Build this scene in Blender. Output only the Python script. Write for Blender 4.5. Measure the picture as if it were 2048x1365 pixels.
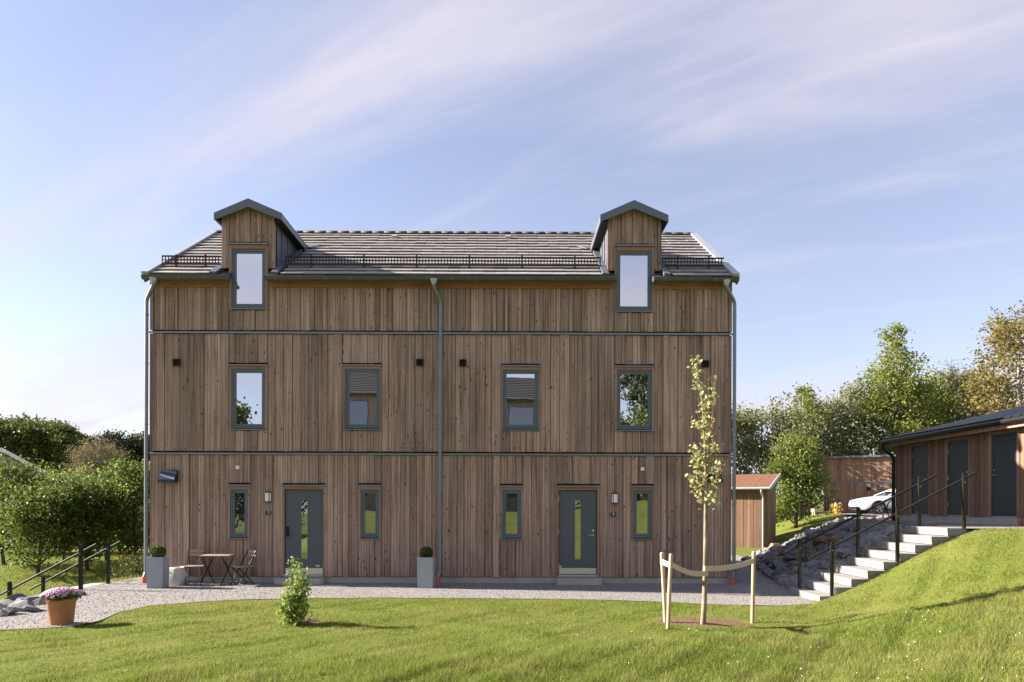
import bpy, bmesh, math, random
import numpy as np
from mathutils import Vector, Matrix, noise as mnoise

# ---------------------------------------------------------------- camera, sky, sun, exposure
scene = bpy.context.scene
for o in list(bpy.data.objects):
    bpy.data.objects.remove(o)
R = math.radians
F_PX, CX, HY, CAM_H = 1365.0, 1024.0, 1010.0, 1.95
YAW, ROLL = R(0.19), 0.0029
fwd = Vector((math.sin(YAW), math.cos(YAW), 0))
rgt0 = Vector((math.cos(YAW), -math.sin(YAW), 0))
rgt = rgt0 * math.cos(ROLL) + Vector((0, 0, 1)) * math.sin(ROLL)
up = rgt.cross(fwd)
cam_data = bpy.data.cameras.new('camera')
cam = bpy.data.objects.new('camera', cam_data)
scene.collection.objects.link(cam)
cam_data.sensor_width = 36.0
cam_data.lens = 24.0
cam_data.shift_y = (HY - 682.5) / 2048.0
cam_data.clip_start = 0.1
cam_data.clip_end = 3000
m = Matrix((rgt, up, -fwd)).transposed().to_4x4()
m.translation = (0, 0, CAM_H)
cam.matrix_world = m
scene.camera = cam

SUN_EL, SUN_AZ = R(27.3), R(7.7)      # sun stands to the left, 7 degrees behind the facade plane
sun_dir = Vector((-math.cos(SUN_EL) * math.cos(SUN_AZ), math.cos(SUN_EL) * math.sin(SUN_AZ), math.sin(SUN_EL)))
sl = bpy.data.lights.new('sun', 'SUN')
sl.energy = 5.0
sl.angle = R(0.53)
sl.color = (1.0, 0.90, 0.77)
sun = bpy.data.objects.new('sun', sl)
sun.rotation_euler = sun_dir.to_track_quat('Z', 'Y').to_euler()
sun.location = (-40, 20, 40)
scene.collection.objects.link(sun)

world = bpy.data.worlds.new('World')
scene.world = world
world.use_nodes = True
wn, wl = world.node_tree.nodes, world.node_tree.links
wn.clear()
wout = wn.new('ShaderNodeOutputWorld')
bg = wn.new('ShaderNodeBackground'); bg.inputs['Strength'].default_value = 0.065
sky = wn.new('ShaderNodeTexSky'); sky.sky_type = 'NISHITA'; sky.sun_disc = False
sky.sun_elevation = SUN_EL
sky.sun_rotation = math.atan2(sun_dir.x, sun_dir.y)
sky.air_density = 1.0; sky.dust_density = 0.35; sky.ozone_density = 1.0
tc = wn.new('ShaderNodeTexCoord')
sep = wn.new('ShaderNodeSeparateXYZ'); wl.new(tc.outputs['Generated'], sep.inputs[0])
zz = wn.new('ShaderNodeMath'); zz.operation = 'MAXIMUM'; wl.new(sep.outputs['Z'], zz.inputs[0]); zz.inputs[1].default_value = 0.0
za = wn.new('ShaderNodeMath'); za.operation = 'ADD'; wl.new(zz.outputs[0], za.inputs[0]); za.inputs[1].default_value = 0.16
dx = wn.new('ShaderNodeMath'); dx.operation = 'DIVIDE'; wl.new(sep.outputs['X'], dx.inputs[0]); wl.new(za.outputs[0], dx.inputs[1])
dy = wn.new('ShaderNodeMath'); dy.operation = 'DIVIDE'; wl.new(sep.outputs['Y'], dy.inputs[0]); wl.new(za.outputs[0], dy.inputs[1])
cmb = wn.new('ShaderNodeCombineXYZ'); wl.new(dx.outputs[0], cmb.inputs[0]); wl.new(dy.outputs[0], cmb.inputs[1])
mr_ = wn.new('ShaderNodeMapping'); wl.new(cmb.outputs[0], mr_.inputs[0]); mr_.inputs['Rotation'].default_value = (0, 0, R(32))
mp = wn.new('ShaderNodeMapping'); wl.new(mr_.outputs[0], mp.inputs[0])
mp.inputs['Scale'].default_value = (0.30, 1.25, 1.0); mp.inputs['Location'].default_value = (3.4, 1.7, 0)
n1 = wn.new('ShaderNodeTexNoise'); wl.new(mp.outputs[0], n1.inputs['Vector'])
n1.inputs['Scale'].default_value = 0.8; n1.inputs['Detail'].default_value = 9; n1.inputs['Roughness'].default_value = 0.55; n1.inputs['Distortion'].default_value = 0.55
r1 = wn.new('ShaderNodeMapRange'); wl.new(n1.outputs[0], r1.inputs[0]); r1.inputs[1].default_value = 0.44; r1.inputs[2].default_value = 0.68; r1.interpolation_type = 'SMOOTHSTEP'
n2 = wn.new('ShaderNodeTexNoise'); wl.new(mp.outputs[0], n2.inputs['Vector'])
n2.inputs['Scale'].default_value = 2.3; n2.inputs['Detail'].default_value = 10; n2.inputs['Roughness'].default_value = 0.62; n2.inputs['Distortion'].default_value = 0.9
r2 = wn.new('ShaderNodeMapRange'); wl.new(n2.outputs[0], r2.inputs[0]); r2.inputs[1].default_value = 0.46; r2.inputs[2].default_value = 0.74; r2.interpolation_type = 'SMOOTHSTEP'
mx = wn.new('ShaderNodeMath'); mx.operation = 'MULTIPLY_ADD'; wl.new(r2.outputs[0], mx.inputs[0]); mx.inputs[1].default_value = 0.38; wl.new(r1.outputs[0], mx.inputs[2])
# thin veil that thickens towards the horizon, where one looks through more air and cloud
hz = wn.new('ShaderNodeMapRange'); wl.new(zz.outputs[0], hz.inputs[0]); hz.inputs[1].default_value = 0.0; hz.inputs[2].default_value = 0.45; hz.inputs[3].default_value = 0.42; hz.inputs[4].default_value = 0.22
mv = wn.new('ShaderNodeMath'); mv.operation = 'MULTIPLY_ADD'; wl.new(mx.outputs[0], mv.inputs[0]); mv.inputs[1].default_value = 0.62; wl.new(hz.outputs[0], mv.inputs[2])
mc = wn.new('ShaderNodeMath'); mc.operation = 'MINIMUM'; wl.new(mv.outputs[0], mc.inputs[0]); mc.inputs[1].default_value = 0.92
mix = wn.new('ShaderNodeMix'); mix.data_type = 'RGBA'
wl.new(mc.outputs[0], mix.inputs[0]); wl.new(sky.outputs[0], mix.inputs[6]); mix.inputs[7].default_value = (3.7, 3.75, 4.0, 1)
tn = wn.new('ShaderNodeMix'); tn.data_type = 'RGBA'; tn.blend_type = 'MULTIPLY'; tn.inputs[0].default_value = 1.0
wl.new(mix.outputs[2], tn.inputs[6]); tn.inputs[7].default_value = (1.0, 0.93, 0.985, 1)
wl.new(tn.outputs[2], bg.inputs['Color']); wl.new(bg.outputs[0], wout.inputs['Surface'])

vs = scene.view_settings
vs.view_transform = 'Standard'; vs.look = 'None'; vs.gamma = 1.0; vs.use_curve_mapping = False
vs.exposure = 1.85
scene.render.engine = 'CYCLES'
cy = scene.cycles
cy.use_denoising = True
cy.max_bounces = 6; cy.diffuse_bounces = 3; cy.glossy_bounces = 3; cy.transmission_bounces = 3; cy.transparent_max_bounces = 4
cy.caustics_reflective = False; cy.caustics_refractive = False

# ---------------------------------------------------------------- helpers
COL = scene.collection
rng = random.Random(7)
def pix(px, py, Y=None, Z=None, X=None):
    """photo pixel -> point on the plane Y=.., Z=.. or X=.."""
    d = fwd + rgt * ((px - CX) / F_PX) + up * ((HY - py) / F_PX)
    if Y is not None: t = Y / d.y
    elif X is not None: t = X / d.x
    else: t = (Z - CAM_H) / d.z
    p = d * t
    return Vector((p.x, p.y, p.z + CAM_H))

def root_loc(o):
    v = Vector((0, 0, 0))
    while o is not None:
        v += o.location
        o = o.parent
    return v

def tag(o, label=None, cat=None, group=None, kind=None):
    if label: o['label'] = label
    if cat: o['category'] = cat
    if group: o['group'] = group
    if kind: o['kind'] = kind
    return o

def thing(name, label, cat, loc=(0, 0, 0), rz=0.0, group=None):
    o = bpy.data.objects.new(name, None)
    o.empty_display_size = 0.1
    o.location = loc; o.rotation_euler = (0, 0, rz)
    COL.objects.link(o)
    return tag(o, label, cat, group)

class MB:
    """collects shapes, builds one mesh object"""
    def __init__(s): s.v = []; s.f = []; s.sm = []
    def add(s, vs, fs, smooth=False):
        b = len(s.v); s.v += [tuple(v) for v in vs]
        for f in fs: s.f.append(tuple(i + b for i in f)); s.sm.append(smooth)
        return s
    def box(s, x0, x1, y0, y1, z0, z1):
        return s.add([(x0,y0,z0),(x1,y0,z0),(x1,y1,z0),(x0,y1,z0),(x0,y0,z1),(x1,y0,z1),(x1,y1,z1),(x0,y1,z1)],
                     [(0,3,2,1),(4,5,6,7),(0,1,5,4),(1,2,6,5),(2,3,7,6),(3,0,4,7)])
    def hexa(s, b, t):
        """b,t: four points each (same winding)"""
        return s.add(list(b) + list(t), [(0,3,2,1),(4,5,6,7),(0,1,5,4),(1,2,6,5),(2,3,7,6),(3,0,4,7)])
    def prism(s, poly, off):
        """polygon (list of 3d points) extruded by vector off"""
        n = len(poly); off = Vector(off)
        vs = [Vector(p) for p in poly] + [Vector(p) + off for p in poly]
        return s.add(vs, [tuple(range(n))[::-1], tuple(range(n, 2*n))] + [(i, (i+1) % n, n + (i+1) % n, n + i) for i in range(n)])
    def tube(s, pts, rad, n=8, cap=True, smooth=True):
        pts = [Vector(p) for p in pts]; k = len(pts)
        rad = rad if isinstance(rad, (list, tuple)) else [rad] * k
        base = len(s.v); ref = Vector((0.13, 0.31, 0.94)).normalized(); vs = []; fs = []
        prev = None
        for i, p in enumerate(pts):
            t = (pts[min(i+1, k-1)] - pts[max(i-1, 0)])
            t = t.normalized() if t.length > 1e-9 else Vector((0, 0, 1))
            if prev is None:
                a = t.cross(ref)
                if a.length < 1e-3: a = t.cross(Vector((1, 0, 0)))
                a.normalize()
            else:
                a = (prev - t * prev.dot(t))
                a = a.normalized() if a.length > 1e-6 else t.cross(ref).normalized()
            prev = a; b = t.cross(a)
            for j in range(n):
                w = 2 * math.pi * j / n
                vs.append(p + (a * math.cos(w) + b * math.sin(w)) * rad[i])
        for i in range(k - 1):
            for j in range(n):
                fs.append((i*n + j, i*n + (j+1) % n, (i+1)*n + (j+1) % n, (i+1)*n + j))
        s.add(vs, fs, smooth)
        if cap:
            s.add(vs[:n], [tuple(range(n))[::-1]]); s.add(vs[-n:], [tuple(range(n))])
        return s
    def lathe(s, c, prof, n=24, smooth=True, sq=None):
        """prof: list of (r,z); sq: superellipse exponent for a squarish plan"""
        vs = []; fs = []
        for r, z in prof:
            for j in range(n):
                w = 2 * math.pi * j / n; cx, sx = math.cos(w), math.sin(w)
                k = 1.0 if not sq else 1.0 / ((abs(cx) ** sq + abs(sx) ** sq) ** (1.0 / sq))
                vs.append((c[0] + r * k * cx, c[1] + r * k * sx, c[2] + z))
        for i in range(len(prof) - 1):
            for j in range(n):
                fs.append((i*n + j, i*n + (j+1) % n, (i+1)*n + (j+1) % n, (i+1)*n + j))
        s.add(vs, fs, smooth)
        s.add(vs[:n], [tuple(range(n))[::-1]]); s.add(vs[-n:], [tuple(range(n))])
        return s
    def mesh(s, name, mats):
        me = bpy.data.meshes.new(name)
        me.from_pydata(s.v, [], s.f)
        me.polygons.foreach_set('use_smooth', s.sm)
        for mt in (mats if isinstance(mats, (list, tuple)) else [mats]): me.materials.append(mt)
        me.update()
        return me
    def build(s, name, mat, parent=None, world=True):
        if world and parent is not None:
            off = root_loc(parent)
            s.v = [(v[0]-off.x, v[1]-off.y, v[2]-off.z) for v in s.v]
        me = s.mesh(name, mat)
        o = bpy.data.objects.new(name, me)
        COL.objects.link(o); o.parent = parent
        return o

def put(name, me, parent, loc, scale=None, rot=None):
    o = bpy.data.objects.new(name, me)
    COL.objects.link(o); o.parent = parent; o.location = loc
    if scale is not None: o.scale = scale
    if rot is not None: o.rotation_euler = rot
    return o

def np_mesh(name, V, Fq, mat, parent=None, smooth=False):
    """V (n,3) float array, Fq (m,k) int array"""
    me = bpy.data.meshes.new(name)
    nf, k = Fq.shape
    me.vertices.add(len(V)); me.vertices.foreach_set('co', V.astype(np.float32).ravel())
    me.loops.add(nf * k); me.loops.foreach_set('vertex_index', Fq.astype(np.int32).ravel())
    me.polygons.add(nf); me.polygons.foreach_set('loop_start', (np.arange(nf) * k).astype(np.int32))
    try: me.polygons.foreach_set('loop_total', np.full(nf, k, np.int32))
    except Exception: pass
    me.materials.append(mat)
    me.update(calc_edges=True)
    if smooth: me.polygons.foreach_set('use_smooth', [True] * nf)
    o = bpy.data.objects.new(name, me); COL.objects.link(o); o.parent = parent
    return o

# ---------------------------------------------------------------- materials
MATS = {}
class NT:
    def __init__(s, name):
        s.m = bpy.data.materials.new(name); s.m.use_nodes = True
        s.n, s.l = s.m.node_tree.nodes, s.m.node_tree.links
        s.b = s.n['Principled BSDF']; s.out = s.n['Material Output']
        MATS[name] = s.m
    def new(s, t, **kw):
        x = s.n.new(t)
        for k, v in kw.items(): setattr(x, k, v)
        return x
    def link(s, a, b): s.l.new(a, b)
    def noise(s, vec, scale, detail=4, rough=0.55, dist=0.0):
        x = s.new('ShaderNodeTexNoise'); x.inputs['Scale'].default_value = scale; x.inputs['Detail'].default_value = detail
        x.inputs['Roughness'].default_value = rough; x.inputs['Distortion'].default_value = dist
        if vec is not None: s.link(vec, x.inputs['Vector'])
        return x.outputs[0]
    def ramp(s, fac, stops):
        x = s.new('ShaderNodeValToRGB'); e = x.color_ramp.elements
        while len(e) < len(stops): e.new(0.5)
        for i, (p, c) in enumerate(stops):
            e[i].position = p; e[i].color = (c[0], c[1], c[2], 1) if not isinstance(c, (int, float)) else (c, c, c, 1)
        s.link(fac, x.inputs[0]); return x.outputs[0]
    def rangem(s, v, a, b, c=0.0, d=1.0, smooth=False):
        x = s.new('ShaderNodeMapRange'); s.link(v, x.inputs[0])
        for i, q in zip((1, 2, 3, 4), (a, b, c, d)): x.inputs[i].default_value = q
        if smooth: x.interpolation_type = 'SMOOTHSTEP'
        return x.outputs[0]
    def math(s, op, a, b=None, c=None):
        x = s.new('ShaderNodeMath'); x.operation = op
        for i, q in enumerate((a, b, c)):
            if q is None: continue
            if isinstance(q, (int, float)): x.inputs[i].default_value = q
            else: s.link(q, x.inputs[i])
        return x.outputs[0]
    def mixc(s, fac, a, b, mode='MIX'):
        x = s.new('ShaderNodeMix'); x.data_type = 'RGBA'; x.blend_type = mode
        for i, q in ((0, fac), (6, a), (7, b)):
            if isinstance(q, (int, float)): x.inputs[i].default_value = q
            elif isinstance(q, tuple): x.inputs[i].default_value = (q[0], q[1], q[2], 1)
            else: s.link(q, x.inputs[i])
        return x.outputs[2]
    def pos(s): return s.new('ShaderNodeNewGeometry').outputs['Position']
    def mapv(s, vec, scale=(1,1,1), loc=None, rot=(0,0,0)):
        x = s.new('ShaderNodeMapping'); s.link(vec, x.inputs[0]); x.inputs['Scale'].default_value = scale; x.inputs['Rotation'].default_value = rot
        if loc is not None: s.link(loc, x.inputs['Location'])
        return x.outputs[0]
    def bump(s, h, strength=0.3, dist=0.01):
        x = s.new('ShaderNodeBump'); x.inputs['Strength'].default_value = strength; x.inputs['Distance'].default_value = dist
        s.link(h, x.inputs['Height']); s.link(x.outputs[0], s.b.inputs['Normal'])
    def col(s, c):
        if isinstance(c, tuple): s.b.inputs['Base Color'].default_value = (c[0], c[1], c[2], 1)
        else: s.link(c, s.b.inputs['Base Color'])
    def set(s, rough=None, metal=None, spec=None):
        if rough is not None:
            if isinstance(rough, (int, float)): s.b.inputs['Roughness'].default_value = rough
            else: s.link(rough, s.b.inputs['Roughness'])
        if metal is not None: s.b.inputs['Metallic'].default_value = metal
        if spec is not None: s.b.inputs['Specular IOR Level'].default_value = spec
        return s.m

def wood_mat(name, lo, hi, axis='Z', knots=1.0, rough=0.75, spread=0.30, groove_shade=0):
    t = NT(name)
    oi = t.new('ShaderNodeObjectInfo').outputs['Random']
    p = t.pos()
    off = t.new('ShaderNodeCombineXYZ')
    w = t.math('MULTIPLY', oi, 61.0)
    for i in range(3): t.link(w, off.inputs[i])
    sc = {'Z': (34, 34, 1.1), 'X': (1.1, 34, 34), 'Y': (34, 1.1, 34)}[axis]
    v = t.mapv(p, sc, off.outputs[0])
    g = t.noise(v, 1.0, 6, 0.62, 0.6)
    v2 = t.mapv(p, tuple(q * 3.2 for q in sc), off.outputs[0])
    g2 = t.noise(v2, 1.0, 3, 0.6)
    v3 = t.mapv(p, tuple(q * 0.38 if q > 2 else q * 0.45 for q in sc), off.outputs[0])
    g3 = t.noise(v3, 1.0, 4, 0.6, 0.3)
    gg = t.math('ADD', t.math('MULTIPLY', g2, 0.22), t.math('MULTIPLY_ADD', g3, 0.52, t.math('MULTIPLY', g, 0.36)))
    c = t.ramp(gg, [(0.40, lo), (0.70, hi)])
    # patches of weathering
    wp = t.noise(t.mapv(p, (1.3, 1.3, 0.55)), 1.0, 5, 0.6)
    c = t.mixc(t.rangem(wp, 0.35, 0.72, 0.0, 0.42), c, (hi[0]*1.08, hi[1]*1.12, hi[2]*1.2))
    br = t.rangem(oi, 0, 1, 1.0 - spread, 1.0 + spread)
    rgb = t.new('ShaderNodeCombineXYZ')
    for i in range(3): t.link(br, rgb.inputs[i])
    c = t.mixc(1.0, c, rgb.outputs[0], 'MULTIPLY')
    if groove_shade:
        sx_ = t.new('ShaderNodeSeparateXYZ'); t.link(p, sx_.inputs[0])
        fr_ = t.math('FRACT', t.math('MULTIPLY_ADD', sx_.outputs[0], groove_shade, w))
        gl_ = t.rangem(t.math('ABSOLUTE', t.math('SUBTRACT', fr_, 0.5)), 0.03, 0.11, 0.55, 0.0, True)
        c = t.mixc(gl_, c, (lo[0]*0.45, lo[1]*0.45, lo[2]*0.45))  # shade of milled grooves painted into the colour as dark lines
    if knots:
        ks = {'Z': (9.0, 9.0, 4.6), 'X': (4.6, 9.0, 9.0), 'Y': (9.0, 4.6, 9.0)}[axis]
        vo = t.new('ShaderNodeTexVoronoi'); vo.inputs['Scale'].default_value = 1.0
        kd = t.noise(t.mapv(p, (30, 30, 30)), 1.0, 2)
        t.link(t.mapv(p, ks, off.outputs[0]), vo.inputs['Vector'])
        kz = t.noise(t.mapv(p, (2.1, 2.1, 1.3), off.outputs[0]), 1.0, 2)
        kk = t.math('ADD', t.math('MULTIPLY_ADD', kd, 0.12, vo.outputs['Distance']), t.rangem(kz, 0.40, 0.66, 0.0, 0.11))
        k = t.rangem(kk, 0.15, 0.27, 0.9 * knots, 0.0, True)
        c = t.mixc(k, c, (lo[0]*0.22, lo[1]*0.2, lo[2]*0.2))
    t.col(c)
    t.bump(gg, 0.35, 0.004)
    return t.set(rough, spec=0.25)

WOOD = wood_mat('brown_cladding', (0.100, 0.064, 0.051), (0.480, 0.335, 0.262), spread=0.24, groove_shade=13.0)
WOOD_WARM = wood_mat('warm_trim_wood', (0.21, 0.102, 0.068), (0.42, 0.226, 0.160), 'X', 0.7, spread=0.12)
WOOD_TRIM = wood_mat('brown_trim', (0.15, 0.092, 0.066), (0.36, 0.235, 0.175), 'Z', 0.8, spread=0.15)
WOOD_SHED = wood_mat('shed_cladding', (0.12, 0.070, 0.044), (0.28, 0.170, 0.110))
WOOD_PALE = wood_mat('pale_stake_wood', (0.36, 0.26, 0.17), (0.56, 0.43, 0.30), 'Z', 0.3, spread=0.25)
WOOD_SLAT = wood_mat('slat_wood', (0.24, 0.165, 0.115), (0.42, 0.31, 0.23), 'X', 0.2, spread=0.1)

def paint(name, c, rough=0.5, metal=0.0, spec=0.5, var=0.06, bump=0.0, scale=6.0):
    t = NT(name); p = t.pos()
    n = t.noise(p, scale, 5, 0.6)
    k = t.rangem(n, 0.3, 0.7, 1 - var, 1 + var)
    rgb = t.new('ShaderNodeCombineXYZ')
    for i in range(3): t.link(k, rgb.inputs[i])
    t.col(t.mixc(1.0, (c[0], c[1], c[2]), rgb.outputs[0], 'MULTIPLY'))
    if bump: t.bump(t.noise(p, scale * 12, 3), bump, 0.003)
    return t.set(rough, metal, spec)

FRAME = paint('blue_grey_frame', (0.095, 0.125, 0.16), 0.42)
DOORP = paint('blue_grey_door', (0.072, 0.092, 0.112), 0.45, var=0.03)
SHED_DOORP = paint('dark_slate_door', (0.042, 0.054, 0.064), 0.4, var=0.05)
ZINC = paint('grey_sheet_metal', (0.20, 0.22, 0.25), 0.42, 0.55, var=0.08)
ZINC_L = paint('pale_sheet_metal', (0.42, 0.45, 0.49), 0.45, 0.45, var=0.08)
DORMER_METAL = paint('slate_blue_sheet', (0.120, 0.132, 0.172), 0.5, 0.2, var=0.06)
GUTTER = paint('gutter_metal', (0.075, 0.076, 0.082), 0.45, 0.05, var=0.1)
BLACK = paint('black_metal', (0.013, 0.013, 0.014), 0.6, 0.0, 0.25, var=0.2)
BROWN_BLACK = paint('dark_painted_post', (0.018, 0.015, 0.012), 0.35, 0.2, var=0.2)
DARK = paint('shade_black', (0.012, 0.011, 0.011), 0.9, var=0.1)  # near-black for backing surfaces, paints in the shade of gaps and recesses
STEEL = paint('brushed_steel', (0.58, 0.57, 0.55), 0.34, 0.75, var=0.05)
WHITE = paint('white_plastic', (0.78, 0.78, 0.78), 0.4, var=0.02)
BLUEBLACK = paint('blue_black_hood', (0.018, 0.026, 0.055), 0.3, var=0.1)
ORANGE = paint('orange_drain_pipe', (0.50, 0.10, 0.045), 0.55, var=0.12)
CONC = paint('concrete', (0.40, 0.375, 0.34), 0.85, var=0.14, bump=0.2, scale=3.0)
CONC_L = paint('pale_stair_concrete', (0.245, 0.238, 0.228), 0.85, var=0.13, bump=0.25, scale=2.2)
PLANTER = paint('grey_planter_fibre', (0.30, 0.33, 0.37), 0.6, var=0.07)
POTW = paint('off_white_pot', (0.56, 0.545, 0.53), 0.7, var=0.12)
TERRA = paint('terracotta', (0.46, 0.20, 0.115), 0.75, var=0.14, bump=0.1)
STRAP = paint('beige_webbing', (0.60, 0.48, 0.38), 0.85, var=0.1)
CARW = paint('white_car_paint', (0.80, 0.80, 0.80), 0.18, var=0.01)
RUBBER = paint('tyre_rubber', (0.016, 0.016, 0.017), 0.8, var=0.1)
RIM = paint('alloy_rim', (0.40, 0.36, 0.34), 0.3, 0.7, var=0.05)
SNOWG = paint('snow_guard_steel', (0.022, 0.021, 0.021), 0.45, 0.4, var=0.1)
LAMPGL = paint('opal_lamp_glass', (0.80, 0.80, 0.84), 0.25, var=0.01)
WHITEWALL = paint('white_render_wall', (0.66, 0.65, 0.63), 0.85, var=0.05)
GREYWALL = paint('pale_grey_boards', (0.40, 0.40, 0.41), 0.8, var=0.08)

def glass_mat(name, refl=0.66, dark=(0.012, 0.016, 0.02), tint=(0.86, 0.9, 0.95)):
    t = NT(name)
    t.n.remove(t.b)
    g = t.new('ShaderNodeBsdfGlossy'); g.inputs['Roughness'].default_value = 0.0
    g.inputs['Color'].default_value = (*tint, 1)
    d = t.new('ShaderNodeBsdfDiffuse'); d.inputs['Color'].default_value = (*dark, 1)
    mxs = t.new('ShaderNodeMixShader'); mxs.inputs[0].default_value = refl
    wv = t.noise(t.pos(), 0.8, 2)
    b = t.new('ShaderNodeBump'); b.inputs['Strength'].default_value = 0.06; b.inputs['Distance'].default_value = 0.02
    t.link(wv, b.inputs['Height']); t.link(b.outputs[0], g.inputs['Normal'])
    t.link(d.outputs[0], mxs.inputs[1]); t.link(g.outputs[0], mxs.inputs[2]); t.link(mxs.outputs[0], t.out.inputs['Surface'])
    return t.m
GLASS = glass_mat('window_glass', 0.72)
GLASS_LOW = glass_mat('ground_floor_glass', 0.36, (0.02, 0.033, 0.04))
CARGLASS = glass_mat('car_glass', 0.35, (0.01, 0.012, 0.012))

def tile_mat():
    t = NT('grey_roof_tile'); p = t.pos()
    oi = t.new('ShaderNodeObjectInfo').outputs['Random']
    ge = t.new('ShaderNodeNewGeometry').outputs['Random Per Island']
    r = t.math('FRACT', t.math('ADD', oi, ge))
    n = t.noise(p, 5.0, 5, 0.6)
    k = t.math('MULTIPLY_ADD', r, 0.22, t.rangem(n, 0.3, 0.7, 0.75, 1.05))
    rgb = t.new('ShaderNodeCombineXYZ')
    for i in range(3): t.link(k, rgb.inputs[i])
    t.col(t.mixc(1.0, (0.315, 0.288, 0.28), rgb.outputs[0], 'MULTIPLY'))
    t.bump(t.noise(p, 90, 3), 0.2, 0.003)
    return t.set(0.62, spec=0.5)
TILE = tile_mat()
RIDGE = paint('dark_ridge_tile', (0.075, 0.07, 0.07), 0.7, var=0.15)
DARKTILE = paint('dark_brown_tile', (0.055, 0.048, 0.045), 0.75, var=0.2)

def sedum_mat():
    t = NT('red_sedum'); p = t.pos()
    n = t.noise(p, 9, 6, 0.7)
    t.col(t.ramp(n, [(0.3, (0.10, 0.045, 0.03)), (0.5, (0.20, 0.095, 0.065)), (0.7, (0.17, 0.13, 0.07))]))
    t.bump(n, 0.8, 0.05)
    return t.set(0.95, spec=0.1)
SEDUM = sedum_mat()

def gravel_mat(name, c0, c1, scale=64):
    t = NT(name); p = t.pos()
    vo = t.new('ShaderNodeTexVoronoi'); vo.inputs['Scale'].default_value = scale; t.link(p, vo.inputs['Vector'])
    n = t.noise(p, 2.2, 5, 0.65)
    sepc = t.new('ShaderNodeSeparateColor'); t.link(vo.outputs['Color'], sepc.inputs[0])
    k = t.math('MULTIPLY_ADD', sepc.outputs[0], 0.7, t.math('MULTIPLY', n, 0.45))
    t.col(t.ramp(k, [(0.15, c0), (0.85, c1)]))
    t.bump(t.math('MULTIPLY', vo.outputs['Distance'], -1.0), 0.55, 0.02)
    return t.set(0.95, spec=0.15)
GRAVEL = gravel_mat('gravel', (0.125, 0.118, 0.118), (0.34, 0.32, 0.31))
PEBBLE = None
def stone_mat(name, cols, scale=1.6):
    t = NT(name); p = t.pos()
    oi = t.new('ShaderNodeObjectInfo').outputs['Random']
    ri = t.new('ShaderNodeNewGeometry').outputs['Random Per Island']
    r = t.math('FRACT', t.math('ADD', t.math('MULTIPLY', oi, 7.0), ri))
    base = t.ramp(r, cols)
    n = t.noise(p, scale * 5, 6, 0.65)
    k = t.rangem(n, 0.28, 0.72, 0.62, 1.35)
    rgb = t.new('ShaderNodeCombineXYZ')
    for i in range(3): t.link(k, rgb.inputs[i])
    t.col(t.mixc(1.0, base, rgb.outputs[0], 'MULTIPLY'))
    t.bump(n, 0.6, 0.03)
    return t.set(0.88, spec=0.25)
STONE = stone_mat('blasted_rock', [(0.0, (0.13, 0.135, 0.15)), (0.5, (0.22, 0.22, 0.23)), (0.8, (0.25, 0.225, 0.20)), (0.93, (0.24, 0.14, 0.085)), (1.0, (0.28, 0.26, 0.24))])
PEBBLE = stone_mat('gravel_pebbles', [(0.0, (0.13, 0.122, 0.122)), (0.5, (0.28, 0.265, 0.255)), (1.0, (0.40, 0.375, 0.36))], 4)

def ground_mat():
    t = NT('lawn_soil'); p = t.pos()
    n = t.noise(p, 1.1, 6, 0.65); n2 = t.noise(p, 14, 5, 0.7)
    k = t.math('MULTIPLY_ADD', n2, 0.5, t.math('MULTIPLY', n, 0.5))
    t.col(t.ramp(k, [(0.32, (0.07, 0.085, 0.018)), (0.5, (0.13, 0.15, 0.03)), (0.68, (0.18, 0.175, 0.05))]))
    t.bump(n2, 0.6, 0.03)
    return t.set(0.95, spec=0.1)
GROUND = ground_mat()
def soil_mat():
    t = NT('bare_soil'); p = t.pos(); n = t.noise(p, 22, 6, 0.7)
    t.col(t.ramp(n, [(0.3, (0.10, 0.06, 0.038)), (0.7, (0.26, 0.17, 0.11))]))
    t.bump(n, 0.9, 0.04)
    return t.set(0.95, spec=0.1)
SOIL = soil_mat()

def leaf_mat(name, c0, c1, trans=0.45, patch=None, pscale=0.5):
    t = NT(name)
    r = t.new('ShaderNodeNewGeometry').outputs['Random Per Island']
    c = t.ramp(r, [(0.0, c0), (1.0, c1)])
    if patch:
        n = t.noise(t.pos(), pscale, 4, 0.6)
        c = t.mixc(t.rangem(n, 0.42, 0.62, 0.0, 0.75, True), c, patch)
    t.col(c); t.set(0.55, spec=0.3)
    tr = t.new('ShaderNodeBsdfTranslucent'); t.link(c if not isinstance(c, tuple) else c, tr.inputs['Color'])
    ms = t.new('ShaderNodeMixShader'); ms.inputs[0].default_value = trans
    t.link(t.b.outputs[0], ms.inputs[1]); t.link(tr.outputs[0], ms.inputs[2]); t.link(ms.outputs[0], t.out.inputs['Surface'])
    return t.m
GRASS = leaf_mat('grass_blades', (0.11, 0.16, 0.022), (0.275, 0.325, 0.065), 0.42, (0.27, 0.28, 0.085), 0.55)
def bark_mat(name, c0, c1):
    t = NT(name); p = t.pos(); n = t.noise(t.mapv(p, (9, 9, 2.5)), 1.0, 5, 0.65)
    t.col(t.ramp(n, [(0.35, c0), (0.65, c1)])); t.bump(n, 0.5, 0.02)
    return t.set(0.9, spec=0.15)
BARK = bark_mat('brown_bark', (0.045, 0.034, 0.026), (0.14, 0.11, 0.085))
BIRCHB = bark_mat('birch_bark', (0.14, 0.12, 0.10), (0.50, 0.46, 0.40))
SAPB = bark_mat('sapling_bark', (0.17, 0.125, 0.085), (0.40, 0.33, 0.25))
TWIG = bark_mat('red_twig', (0.20, 0.075, 0.05), (0.32, 0.13, 0.09))
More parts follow.
